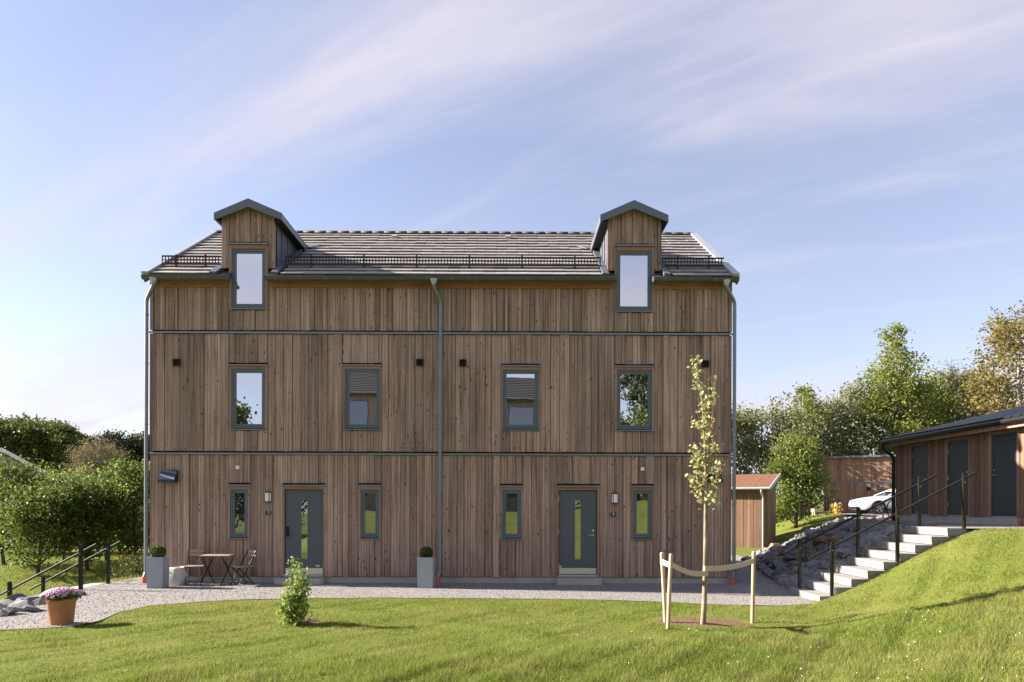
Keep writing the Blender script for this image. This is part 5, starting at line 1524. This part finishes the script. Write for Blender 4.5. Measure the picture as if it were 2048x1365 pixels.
Y = 50; plant_tree('leafy_tree', 'loose green tree low behind the storage building roof', 'tree', at(1850, Y), make_tree(43, hgt(1850, 785, Y), [2.6, 3.4, 3.2, 2.5, 1.4], 0.16, 34, 12000, 0.20, 0.06, 0.7, 0.02, 0.17), BARK, L_GREEN)
Y = 53; plant_tree('leafy_tree', 'pale loose tree between the bare topped tree and the bronze one', 'tree', at(1965, Y), make_tree(47, hgt(1965, 762, Y), [2.6, 3.3, 3.0, 2.4, 1.2], 0.16, 32, 10000, 0.21, 0.06, 0.7, 0.02, 0.18), BARK, L_GREY)

# ---- small trees on the left, on the lower lawn
left = [(8, 27.5, 945, 61, [1.2, 1.9, 1.7, 1.4, 1.1, 0.6], 'dark leafed small tree at the left edge of the picture', L_DARK),
        (78, 25.0, 1000, 67, [1.1, 1.7, 1.5, 1.1, 0.8], 'low small tree behind the near handrail with spreading crown', L_DARK),
        (128, 29.5, 960, 71, [1.3, 1.7, 1.5, 1.3, 0.9, 0.5], 'small multi stemmed tree in the middle of the left row', L_GREEN),
        (176, 26.0, 985, 72, [1.0, 1.6, 1.6, 1.1, 0.7], 'small dark tree just above the near handrail end', L_DARK),
        (214, 30.0, 945, 73, [1.1, 1.6, 1.5, 1.2, 0.9, 0.5], 'small tree above the far handrail with fresh green crown', L_GREEN),
        (268, 27.0, 935, 79, [1.2, 1.7, 1.6, 1.3, 1.0, 0.6], 'small tree closest to the left corner of the house', L_DARK)]
for px, Y, ty, sd, pf, lb, lm in left:
    plant_tree('garden_tree', lb, 'tree', at(px, Y), make_tree(sd, hgt(px, ty, Y), pf, 0.07, 34, 8200, 0.115, 0.10, 0.95, 0.09, 0.09), BARK, lm, group='small trees on the lower lawn')
for px, Y, h, sd in ((45, 33.5, 1.5, 1), (120, 34.5, 1.6, 2), (240, 33, 1.5, 4)):
    plant_tree('background_bush', 'dense green bush filling the gaps behind the small left trees', 'bush', at(px, Y), make_tree(200 + sd, h, [1.2, 1.5, 1.3, 0.9], 0.05, 22, 5200, 0.15, 0.05, 0.7, 0.05, 0.14), BARK, L_DARK, group='bushes behind the left trees')

# ---- far woods on the left
c1, c2, c3, c4 = {}, {}, {}, {}
f1 = make_tree(83, 14.0, [1.4, 2.4, 2.5, 2.0, 1.2], 0.22, 30, 5200, 0.42, 0.38, 0.6, 0.01, 0.28)
f2 = make_tree(89, 14.0, [1.2, 2.0, 2.2, 1.9, 1.1], 0.20, 28, 4600, 0.42, 0.42, 0.7, 0.012, 0.26)
f3 = make_tree(97, 14.0, [0.4, 1.2, 2.4, 2.3, 1.3], 0.24, 22, 3400, 0.36, 0.55, 0.25, 0.02, 0.22)
f4 = make_tree(101, 14.0, [1.4, 2.6, 2.8, 2.2, 1.2], 0.17, 44, 2600, 0.22, 0.25, 0.9, 0.02, 0.25)
for i in range(24):
    row = i % 2; px = -45 + i * 9.6; Y = 92 + 9 * row + (i * 37 % 5)
    ty = float(np.interp(px, [-40, 0, 40, 110, 150, 185], [842, 842, 846, 850, 868, 893])) + (i * 53 % 9) - 4
    x, y, z = at(px, Y); h = pix(px, ty, Y=Y).z - z
    dc = (f1, c1) if i % 3 else (f2, c2)
    plant_tree('woodland_tree', 'tall dense tree in the dark wood behind the left gardens', 'tree', (x, y, z), dc[0], BARK, L_FOREST, i * 1.7, h / 14.0, 'woodland trees', dc[1])
for i, (px, ty) in enumerate(((160, 893), (178, 884), (196, 880), (214, 892), (232, 896), (170, 905), (206, 902))):
    Y = 84 + (i * 3 % 5); x, y, z = at(px, Y); h = pix(px, ty, Y=Y).z - z
    plant_tree('budding_tree', 'bare brownish budding tree between wood and pines', 'tree', (x, y, z), f4, BIRCHB, L_BUD, i * 2.1, h / 14.0, 'budding trees', c4)
for i, (px, ty) in enumerate(((205, 874), (222, 870), (256, 866), (268, 880), (288, 872), (245, 892), (300, 868))):
    Y = 96 + (i * 4 % 7); x, y, z = at(px, Y); h = pix(px, ty, Y=Y).z - z
    plant_tree('pine_tree', 'dark irregular pine on the skyline left of the house', 'tree', (x, y, z), f3, BARK, L_PINE, i * 1.3, h / 14.0, 'skyline pines', c3)
# trees across the lawn, behind the camera, which the panes mirror
for i, (x, y, s, d, cch, lm, bk_, nm, lb) in enumerate(((11.4, -24, 0.85, f3, c3, L_PINE, BARK, 'pine_tree', 'tall thin pine mirrored in the window nearest the young tree'), (-22, -19, 0.72, f1, c1, L_FOREST, BARK, 'woodland_tree', 'bushy tree mirrored in the window above the folding chairs'),
     (-9, -34, 1.35, f1, c1, L_FOREST, BARK, 'woodland_tree', 'tall tree rising behind the house across the lawn'), (-13, -36, 1.3, f2, c2, L_FOREST, BARK, 'woodland_tree', 'broad tree rising behind the roof across the lawn'),
     (7.2, -13, 0.42, f2, c2, L_FOREST, BARK, 'woodland_tree', 'low dark tree mirrored in the ground floor glass'), (-16.5, -12, 0.45, f1, c1, L_FOREST, BARK, 'woodland_tree', 'low bushy tree at the end of the house across the lawn'))):
    plant_tree(nm, lb, 'tree', (x, y, gzf(x, y) - 0.1), d, bk_, lm, i, s, None, cch)

bsh = {}
bd = make_tree(300, 4.0, [2.4, 2.6, 2.2, 1.4], 0.12, 26, 6000, 0.22, 0.05, 0.7, 0.04, 0.2)
for i, (x, y, s) in enumerate(((-24, -12, 1.0), (-20, -11, 1.1), (-16.4, -12.5, 1.0), (5.2, -11, 1.0), (8.6, -12, 1.15), (12.4, -11, 1.0), (16.5, -12, 1.1))):
    plant_tree('hedge_bush', 'dense dark bush beside the house across the lawn', 'bush', (x, y, gzf(x, y) - 0.1), bd, BARK, L_FOREST, i, s, 'bushes across the lawn', bsh)
# ---- houses behind the left trees
Y = 44.0
a, b, c = pix(3, 897, Y=Y), pix(92, 951, Y=Y), pix(3, 915, Y=Y)
lh = thing('gabled_house', 'pale grey gabled house with white verge behind the left trees', 'house', (a.x, Y, gzf(a.x, Y)), R(37))
hw_ = b.x - a.x; zb0 = gzf(a.x, Y) - 0.4
MB().prism([(a.x - hw_ + 0.4, Y, zb0), (a.x + hw_ - 0.4, Y, zb0), (a.x + hw_ - 0.4, Y, b.z + 0.05), (a.x, Y, a.z - 0.35), (a.x - hw_ + 0.4, Y, b.z + 0.05)], (0, 9, 0)).build('wall', GREYWALL, lh)
for s in (-1, 1):
    xe = a.x + s * hw_
    r_ = MB().hexa([(a.x, Y - 0.4, a.z - 0.12), (xe, Y - 0.4, b.z - 0.12), (xe, Y + 9.4, b.z - 0.12), (a.x, Y + 9.4, a.z - 0.12)], [(a.x, Y - 0.4, a.z), (xe, Y - 0.4, b.z), (xe, Y + 9.4, b.z), (a.x, Y + 9.4, a.z)]).build('roof', ZINC, lh)
    MB().hexa([(a.x, Y - 0.46, a.z - 0.26), (xe, Y - 0.46, b.z - 0.26), (xe, Y - 0.401, b.z - 0.26), (a.x, Y - 0.401, a.z - 0.26)], [(a.x, Y - 0.46, a.z + 0.02), (xe, Y - 0.46, b.z + 0.02), (xe, Y - 0.401, b.z + 0.02), (a.x, Y - 0.401, a.z + 0.02)]).build('verge_board', WHITE, r_)
for (p0, p1, q0, q1) in ((34, 48, 945, 953), (51, 68, 939, 952), (10, 28, 945, 953)):
    u, v = pix(p0, q1, Y=Y), pix(p1, q0, Y=Y)
    w_ = MB().box(u.x, v.x, Y - 0.05, Y - 0.001, u.z, v.z).build('window', GLASS_LOW, lh)
    for k in range(1, 4):
        zq = u.z + (v.z - u.z) * k / 4; MB().box(u.x, v.x, Y - 0.08, Y - 0.051, zq - 0.02, zq + 0.02).build('louvre', WHITE, w_)
Y = 50.0
x0_, x1_ = pix(150, 950, Y=Y).x, pix(330, 950, Y=Y).x
zt_ = pix(270, 932, Y=Y).z; zb0 = gzf(x0_, Y)
wh = thing('white_house', 'white rendered house glimpsed through the left trees', 'house', ((x0_ + x1_) / 2, Y, zb0))
MB().box(x0_, x1_, Y, Y + 8, zb0 - 0.4, zt_ - 0.9).build('wall', WHITEWALL, wh)
MB().box(pix(262, 950, Y=Y).x, x1_ - 0.02, Y + 0.3, Y + 7.5, zt_ - 0.899, zt_).build('upper_storey', WHITEWALL, wh)
MB().box(x0_ - 0.3, x1_ + 0.3, Y - 0.3, Y + 0.299, zt_ - 0.899, zt_ - 0.78).build('roof', GUTTER, wh)
for px in (170, 205, 240):
    u = pix(px, 1030, Y=Y); ww = ring(MB(), u.x - 0.5, u.x + 0.5, u.z, u.z + 1.2, 0.08, Y - 0.05, Y - 0.001).build('window', WHITE, wh)
    MB().box(u.x - 0.42, u.x + 0.42, Y - 0.02, Y - 0.002, u.z + 0.08, u.z + 1.12).build('pane', GLASS_LOW, ww)

# ---- junipers on the left bank
g = np.random.default_rng(77)
jc = []
def juniper_mesh(seed):
    g = np.random.default_rng(seed); C = []
    for _ in range(16):
        r = 0.34 * math.sqrt(g.random()); a = g.uniform(0, 6.28); h = g.uniform(0.35, 0.8) * (1 - 0.5 * r)
        tt_ = g.random(110); w = 0.055 * (1 - tt_ * 0.8)
        C.append(np.stack([r * math.cos(a) * (1 + 0.5 * tt_) + g.normal(size=110) * w, r * math.sin(a) * (1 + 0.5 * tt_) + g.normal(size=110) * w, tt_ * h], 1))
    return leaf_quads(np.concatenate(C), 0.06, g, 1.2, 0.35)
jm = [juniper_mesh(s) for s in (1, 2, 3)]; jme = [None] * 3
for i, (px, py, Y) in enumerate(((120, 1172, 19.4), (140, 1166, 19.8), (158, 1160, 20.2), (176, 1156, 20.4), (192, 1158, 19.0), (205, 1146, 20.8), (222, 1140, 20.6), (236, 1148, 19.4), (250, 1138, 20.0), (262, 1146, 18.8), (276, 1136, 19.4), (284, 1142, 18.6), (240, 1128, 21.4), (265, 1126, 20.8), (100, 1180, 19.0), (80, 1186, 18.8), (285, 1122, 20.6))):
    x, y, z = at(px, Y); s = 0.85 + 0.35 * g.random()
    t = thing('juniper_bush', 'low feathery golden green juniper on the bank below the far handrail', 'bush', (x, y, z + 0.02), i * 1.1, 'junipers on the left bank'); t.scale = (s, s, s)
    k = i % 3
    if jme[k] is None: jme[k] = np_mesh('foliage', *jm[k], L_JUN, t).data
    else: put('foliage', jme[k], t, (0, 0, 0))
    MB().tube([(0, 0, -0.1), (0, 0, 0.25)], 0.02, 6).build('stem', BARK, t, False)

# ---- box balls in the tall planters
def box_ball(parent_pl, label, r):
    g = np.random.default_rng(int(r * 1000)); n = 3600
    d = g.normal(size=(n, 3)); d /= np.linalg.norm(d, axis=1)[:, None]
    rr = r * (0.72 + 0.30 * g.random(n) ** 0.6)
    C = d * rr[:, None] * np.array([1, 1, 0.94])
    l = parent_pl.location
    t = thing('box_ball', label, 'plant', (l.x, l.y, l.z + 0.682))
    V, F = leaf_quads(C + np.array([0, 0, r * 0.80]), 0.026, g, 0.2, 0.6)
    np_mesh('foliage', V, F, L_BOX, t)
    MB().tube([(0, 0, -0.0), (0, 0, r)], 0.015, 6).build('stem', BARK, t, False)
box_ball(pl1, 'clipped box ball in the left corner planter', 0.165)
box_ball(pl2, 'clipped box ball in the planter by the central downpipe', 0.155)

# ---- daisies in the terracotta pot
dz = thing('daisy_plant', 'pink and violet daisies with dark leaves in the terracotta pot', 'flowers', tuple(pot.location + Vector((0, 0, 0.395))))
g = np.random.default_rng(9)
n = 2200; a = g.uniform(0, 6.28, n); r = 0.27 * np.sqrt(g.random(n)); z = (0.17 * np.sqrt(np.clip(1 - (r / 0.30) ** 2, 0, 1))) * g.random(n) ** 0.5 - 0.01
V, F = leaf_quads(np.stack([r * np.cos(a), r * np.sin(a), z], 1), 0.035, g, 0.4, 0.5)
np_mesh('foliage', V, F, L_BOX, dz)
PINK = paint('pink_petals', (0.62, 0.20, 0.42), 0.6, var=0.25, scale=30); LILAC = paint('lilac_petals', (0.60, 0.38, 0.62), 0.6, var=0.2, scale=30); EYE = paint('flower_eye', (0.10, 0.02, 0.08), 0.6)
def daisy(mat):
    vs2 = [(0, 0, 0.002)]; fs = []
    for j in range(12):
        a0 = 2 * math.pi * j / 12; w = 0.2
        i0 = len(vs2); vs2 += [(0.006 * math.cos(a0 - w), 0.006 * math.sin(a0 - w), 0), (0.029 * math.cos(a0 - w * 0.8), 0.029 * math.sin(a0 - w * 0.8), 0.004), (0.033 * math.cos(a0), 0.033 * math.sin(a0), 0.003), (0.029 * math.cos(a0 + w * 0.8), 0.029 * math.sin(a0 + w * 0.8), 0.004), (0.006 * math.cos(a0 + w), 0.006 * math.sin(a0 + w), 0)]
        fs.append(tuple(range(i0, i0 + 5)))
    mb = MB(); mb.add(vs2, fs); return mb.mesh('flower', mat)
DM = [daisy(PINK), daisy(LILAC)]
em = MB().lathe((0, 0, 0), [(0.009, 0.001), (0.007, 0.006), (0.002, 0.008)], 8).mesh('flower_eye', EYE)
for i in range(58):
    a = i * 2.39996; r = 0.285 * math.sqrt((i + 0.5) / 58); zz_ = 0.155 * math.sqrt(max(0, 1 - (r / 0.30) ** 2)) + 0.025
    fl = put('flower', DM[(i * 7 % 5) < 2], dz, (r * math.cos(a), r * math.sin(a), zz_), None, (-r * 3.2 * math.sin(a) * -1 * -1, r * 3.2 * math.cos(a), 0))
    fl.rotation_euler = Vector((r * math.cos(a) * 2.2, r * math.sin(a) * 2.2 - 0.35, 0.8)).to_track_quat('Z', 'Y').to_euler()
    put('flower_eye', em, fl, (0, 0, 0.001))

# ---- young maple with stakes
pb = pix(1406, 1250, Z=0.0); YS = pb.y
sap = thing('young_tree', 'young staked tree with thin pale trunk and pale yellow green leaves', 'tree', (pb.x, YS, gzf(pb.x, YS)))
tpx = [(1406, 1253), (1408.5, 1205), (1410, 1150), (1410.5, 1090), (1411, 1030), (1411.5, 970), (1410.5, 910), (1408, 860), (1405, 815), (1401, 775), (1396, 745), (1391, 728), (1388, 716)]
tpts = [pix(a, b, Y=YS) for a, b in tpx]
rad = [0.045, 0.040, 0.036, 0.031, 0.027, 0.021, 0.017, 0.013, 0.011, 0.009, 0.006, 0.004, 0.002]
MB().tube(tpts, rad, 12).build('trunk', SAPB, sap)
g = np.random.default_rng(55)
brs = [((1411, 1005), (1430, 985), (1437, 955), (1441, 925)), ((1411, 1010), (1396, 985), (1389, 960), (1383, 948)), ((1411, 985), (1400, 960), (1393, 930), (1386, 905)), ((1411, 960), (1422, 930), (1424, 890), (1421, 800), (1420, 762)), ((1410, 930), (1398, 905), (1391, 892)), ((1410, 935), (1424, 905), (1437, 890)),
       ((1409, 880), (1418, 860), (1427, 838)), ((1408, 870), (1400, 850), (1396, 838)), ((1405, 830), (1413, 810), (1418, 795)), ((1411, 1000), (1420, 1000), (1424, 1006)), ((1441, 925), (1449, 918), (1465, 905)), ((1437, 960), (1443, 935), (1455, 912), (1466, 904)), ((1395, 945), (1391, 925), (1387, 910))]
bmb = MB(); nodes = []
for br in brs:
    dy_ = g.uniform(-0.16, 0.16); m_ = len(br)
    pts_ = [pix(a, b, Y=YS) + Vector((0, dy_ * i / (m_ - 1), 0)) for i, (a, b) in enumerate(br)]
    bmb.tube(pts_, [0.010 - 0.007 * i / (m_ - 1) for i in range(m_)], 6)
    for i in range(m_ - 1):
        for f_ in (0.2, 0.6, 0.95): nodes.append(pts_[i].lerp(pts_[i + 1], f_))
bmb.build('branches', TWIG, sap)
for i in range(5, 12):
    for f_ in (0.1, 0.45, 0.8): nodes.append(tpts[i].lerp(tpts[min(i + 1, 12)], f_))
nodes = [q for q in nodes if not (q.x > pix(1444, 900, Y=YS).x)]
C = []
for q in nodes:
    m_ = int(g.integers(4, 9))
    for _ in range(m_): C.append((q.x + g.normal() * 0.045, q.y + g.normal() * 0.06, q.z + g.normal() * 0.035 - 0.01))
C = np.array(C) - np.array(root_loc(sap)[:])
def maple_leaves(C, size, g):
    """five sided little leaves, hanging outwards"""
    n = len(C); ang = np.array([0, 1.15, 2.2, 4.08, 5.13]); rd = np.array([1.0, 0.82, 0.6, 0.6, 0.82])
    nm = g.normal(size=(n, 3)); nm[:, 2] = np.abs(nm[:, 2]) * 0.9 + 0.2; nm /= np.linalg.norm(nm, axis=1)[:, None]
    u = np.cross(nm, np.array([0.2, 0.1, 1.0])); u /= np.linalg.norm(u, axis=1)[:, None]; v = np.cross(nm, u)
    s = size * g.uniform(0.6, 1.2, n)
    V = C[:, None, :] + (u[:, None, :] * (np.cos(ang) * rd)[None, :, None] + v[:, None, :] * (np.sin(ang) * rd)[None, :, None]) * (s * 0.5)[:, None, None]
    return V.reshape(-1, 3), np.arange(n * 5).reshape(n, 5)
np_mesh('crown', *maple_leaves(C, 0.085, g), L_SAP, sap)
# stakes
stk = []
for i, (tx, ty, bx, by, lb) in enumerate(((1323.5, 1105, 1331, 1247, 'rear left wooden stake leaning beside the young tree'), (1342, 1108, 1335.5, 1260, 'front left pale wooden stake beside the young tree'), (1507.5, 1103, 1504.5, 1244, 'right wooden stake of the young tree'))):
    b_ = pix(bx, by, Z=0.0); b_.z = gzf(b_.x, b_.y) ; a_ = pix(tx, ty, Y=b_.y)
    t = thing('tree_stake', lb, 'stake', tuple(b_), group='tree stakes')
    MB().tube([b_ - Vector((0, 0, 0.1)), b_.lerp(a_, 0.5), a_ - Vector((0, 0, 0.03))], [0.031, 0.031, 0.031], 12).build('pole', WOOD_PALE, t)
    d_ = (a_ - b_).normalized()
    MB().tube([a_ - d_ * 0.0299 - Vector((0,0,0)), a_ - d_ * 0.008, a_], [0.031, 0.030, 0.024], 12).build('chamfered_top', WOOD_PALE, t)
    stk.append((b_, a_))
def on(i, py): 
    b_, a_ = stk[i]; 
    f_ = (pix(1400, py, Y=b_.y).z - b_.z) / (a_.z - b_.z); return b_.lerp(a_, f_)
def band(name, label, pts_, w, parent=None):
    """webbing: vertical band through the points"""
    t = MB(); vs2 = []; n = len(pts_)
    for i, p in enumerate(pts_):
        d = (pts_[min(i + 1, n - 1)] - pts_[max(i - 1, 0)]); s = Vector((d.y, -d.x, 0)).normalized() * 0.0025
        for sg in (1, -1):
            vs2 += [p + s * sg + Vector((0, 0, w / 2)), p + s * sg - Vector((0, 0, w / 2))]
    fs = []
    for i in range(n - 1):
        a = 4 * i; b = a + 4
        fs += [(a, a + 1, b + 1, b), (a + 2, b + 2, b + 3, a + 3), (a, b, b + 2, a + 2), (a + 1, a + 3, b + 3, b + 1)]
    t.add(vs2, fs, False)
    return tag(t.build(name, STRAP), label, 'strap', 'tree straps')
def loop_round(c, r, a0, a1, n=8): return [c + Vector((r * math.cos(a0 + (a1 - a0) * i / n), r * math.sin(a0 + (a1 - a0) * i / n), 0)) for i in range(n + 1)]
def curve(a, b, sag, n=10):
    return [a.lerp(b, i / n) - Vector((0, 0, sag * math.sin(math.pi * i / n))) for i in range(n + 1)]
tk = pix(1410, 1147, Y=YS)
p1, p2, p3 = on(0, 1124), on(1, 1131), on(2, 1122)
lp = loop_round(tk, 0.041, -1.7, 1.2)
band('tree_strap', 'beige webbing strap tying the young tree to the two left stakes', [p1 + Vector((-0.034, 0.0, 0.01))] + [p2 + Vector((-0.01, -0.036, 0.0))] + curve(p2 + Vector((0.034, -0.01, 0)), lp[0], 0.05) + lp, 0.085)
tk2 = pix(1410, 1137, Y=YS)
lp = loop_round(tk2, 0.041, 3.6, 5.1)
band('tree_strap', 'beige webbing strap tying the young tree to the right stake', lp + curve(lp[-1] + Vector((0.02, 0, 0)), p3 + Vector((-0.02, -0.036, 0)), 0.04) + [p3 + Vector((0.034, 0, 0.0))], 0.085)

# bare soil patches
def patch(name, label, cx, cy, rx, ry, seed, lift=0.012, mound=0.0):
    mb = MB(); n = 30; vs2 = [(cx, cy, gzf(cx, cy) + lift + mound)]
    for rr in (0.5, 1.0):
        for j in range(n):
            a0 = 2 * math.pi * j / n; k = 1 + 0.22 * mnoise.noise((math.cos(a0) * 1.7 + seed, math.sin(a0) * 1.7, seed))
            x, y = cx + rx * rr * k * math.cos(a0), cy + ry * rr * k * math.sin(a0)
            vs2.append((x, y, gzf(x, y) + (lift + mound * 0.6 if rr < 1 else -0.01) + 0.015 * mnoise.noise((x * 9, y * 9, 0))))
    fs = [(0, 1 + j, 1 + (j + 1) % n) for j in range(n)] + [(1 + j, 1 + n + j, 1 + n + (j + 1) % n, 1 + (j + 1) % n) for j in range(n)]
    mb.add(vs2, fs, True); o = mb.build(name, SOIL); tag(o, label, kind='structure'); return (cx, cy, rx, ry)
pA = pix(1402, 1244, Z=0.0); pS = pix(588, 1250, Z=0.0); pS2 = pix(606, 1246, Z=0)
patches = [patch('soil_patch', 'bare soil around the young tree', pA.x, pA.y, 1.0, 0.50, 1.0), patch('soil_patch', 'small heap of soil beside the shrub', pS2.x + 0.05, pS2.y, 0.22, 0.16, 2.0, 0.01, 0.06)]

# ---- shrub on the lawn
sh = thing('lawn_shrub', 'upright leafy green shrub growing on the lawn before the keypad door', 'shrub', (pS.x, pS.y, gzf(pS.x, pS.y)))
g = np.random.default_rng(14); mb = MB(); C = []
for sx, h, top in ((-0.02, 1.10, (583, 1116)), (0.03, 0.86, (610, 1150)), (-0.09, 0.72, (572, 1165)), (0.06, 0.76, (604, 1140)), (0.0, 0.62, (592, 1160)), (0.12, 0.66, (616, 1165)), (-0.15, 0.34, (566, 1215)), (0.08, 0.5, (610, 1190)), (-0.04, 0.5, (580, 1180)), (0.02, 0.95, (596, 1130))):
    e = pix(top[0], top[1], Y=pS.y) - sh.location; e.y = g.normal() * 0.12
    p0 = Vector((sx * 0.6, g.normal() * 0.04, -0.03)); mid = p0.lerp(e, 0.5) + Vector((g.normal() * 0.03, g.normal() * 0.03, 0))
    mb.tube([p0, mid, e], [0.009, 0.007, 0.003], 6)
    nl_ = 125
    for _ in range(nl_):
        f_ = g.uniform(0.12, 1.0); q = (p0.lerp(mid, f_ * 2) if f_ < 0.5 else mid.lerp(e, f_ * 2 - 1)); sp = 0.045 + 0.035 * (1 - f_)
        C.append((q.x + g.normal() * sp, q.y + g.normal() * sp, q.z + g.normal() * 0.03))
mb.build('stems', SAPB, sh, False)
V, F = leaf_quads(np.array(C), 0.072, g, 0.5, 0.52)
np_mesh('foliage', V, F, L_SHRUB, sh)
# yellow flowers at the pump
pp_ = pix(1671, 1030, Y=30.7); g = np.random.default_rng(4); n = 260
V, F = leaf_quads(np.stack([g.normal(size=n) * 0.12, g.normal(size=n) * 0.1, g.random(n) * 0.5], 1), 0.07, g, 0.2, 0.7)
yf = thing('yellow_flowers', 'clump of yellow flowers around the white post', 'flowers', (pp_.x, 30.7, pp_.z)); np_mesh('blossoms', V, F, leaf_mat('yellow_petals', (0.5, 0.30, 0.02), (0.65, 0.48, 0.06), 0.3), yf)

# ---- small shrub in the rocks
x, y = 7.9, 18.2
rs = thing('rock_shrub', 'small green sprout growing out of the dark rock slope', 'shrub', (x, y, gzf(x, y)))
g = np.random.default_rng(8); V, F = leaf_quads(np.stack([g.normal(size=220) * 0.13, g.normal(size=220) * 0.12, 0.15 + g.random(220) * 0.75], 1), 0.07, g, 0.4, 0.5); np_mesh('foliage', V, F, L_GREEN, rs)
MB().tube([(0, 0, 0), (0.02, 0, 0.8)], 0.01, 5).build('stem', BARK, rs, False)

# ---------------------------------------------------------------- grass
g = np.random.default_rng(1234)
def grass(N, xr, yr, hfun, wid, keepf):
    X = g.uniform(*xr, N); Yq = g.uniform(*yr, N)
    k = keepf(X, Yq); X, Yq = X[k], Yq[k]; n = len(X)
    Zq = gz(X, Yq) - 0.005
    h = hfun(X, Yq, n)
    a = g.uniform(0, 2 * np.pi, n); lean = np.abs(g.normal(0, 0.45, n)) + 0.1; la = g.uniform(0, 2 * np.pi, n)
    w = wid(Yq) * g.uniform(0.7, 1.3, n) * 0.5
    bx, by = np.cos(a) * w, np.sin(a) * w
    tx, ty = np.cos(la) * lean * h, np.sin(la) * lean * h
    V = np.stack([np.stack([X - bx, Yq - by, Zq], 1), np.stack([X + bx, Yq + by, Zq], 1), np.stack([X + tx, Yq + ty, Zq + h], 1)], 1).reshape(-1, 3)
    return V
def smooth_noise(X, Y, f, s):
    return 0.5 + 0.25 * (np.sin(X * f + s) * np.cos(Y * f * 1.3 - s * 2) + np.sin(X * f * 2.1 - Y * f * 1.7 + s * 3)) 
def keep_lawn(X, Y):
    k = (np.abs(X) < Y * 0.80 + 1.2) & ~in_poly(X, Y, gravel_poly)
    k &= ~((X > 6.15) & (Y > 13.58))
    k &= (g.random(len(X)) < np.clip(1.35 * (7.5 / Y) ** 0.9, 0.25, 1))
    for (cx, cy, rx, ry) in patches:
        d = ((X - cx) / rx) ** 2 + ((Y - cy) / ry) ** 2
        k &= (d > 0.95) | (g.random(len(X)) < 0.06)
    thin = smooth_noise(X, Y, 0.9, 1.0) * smooth_noise(X, Y, 3.1, 4.0)
    k &= g.random(len(X)) < np.clip(0.35 + 2.4 * thin, 0.25, 1)
    k &= X > -9.4
    return k
def h_lawn(X, Y, n):
    yc = 9.5 + 0.32 * np.clip(X, -9, 4)
    near = np.clip((yc - Y) / 0.6, 0, 1)
    c = 0.6 + 0.9 * smooth_noise(X, Y, 2.3, 0.3) * smooth_noise(X, Y, 5.7, 2.0) * 2
    return (0.032 + 0.045 * near) * c * g.uniform(0.6, 1.35, n)
V1 = grass(1150000, (-10.5, 14.5), (4.6, 15.0), h_lawn, lambda Y: 0.0040 + 0.00035 * Y, keep_lawn)
V2 = grass(70000, (-26, -9.9), (17, 34), lambda X, Y, n: g.uniform(0.05, 0.12, n), lambda Y: np.full_like(Y, 0.02), lambda X, Y: np.abs(X) < Y * 0.8)
V = np.concatenate([V1, V2]); F = np.arange(len(V)).reshape(-1, 3)
print('grass blades', len(F))
gr = np_mesh('lawn_grass', V, F, GRASS); tag(gr, 'short sunlit grass of the lawn', 'grass', kind='stuff')
# white clover flecks in the right foreground
n = 900; X = g.uniform(1, 9, n); Yq = g.uniform(5.2, 10.5, n); k = (smooth_noise(X, Yq, 1.7, 5) > 0.5) & (np.abs(X) < Yq * 0.8); X, Yq = X[k], Yq[k]
V, F = leaf_quads(np.stack([X, Yq, gz(X, Yq) + 0.05], 1), 0.016, g, 0.3, 0.8)
cl = np_mesh('clover_flowers', V, F, WHITE); tag(cl, 'tiny white flower heads scattered in the foreground grass', 'flowers', kind='stuff')
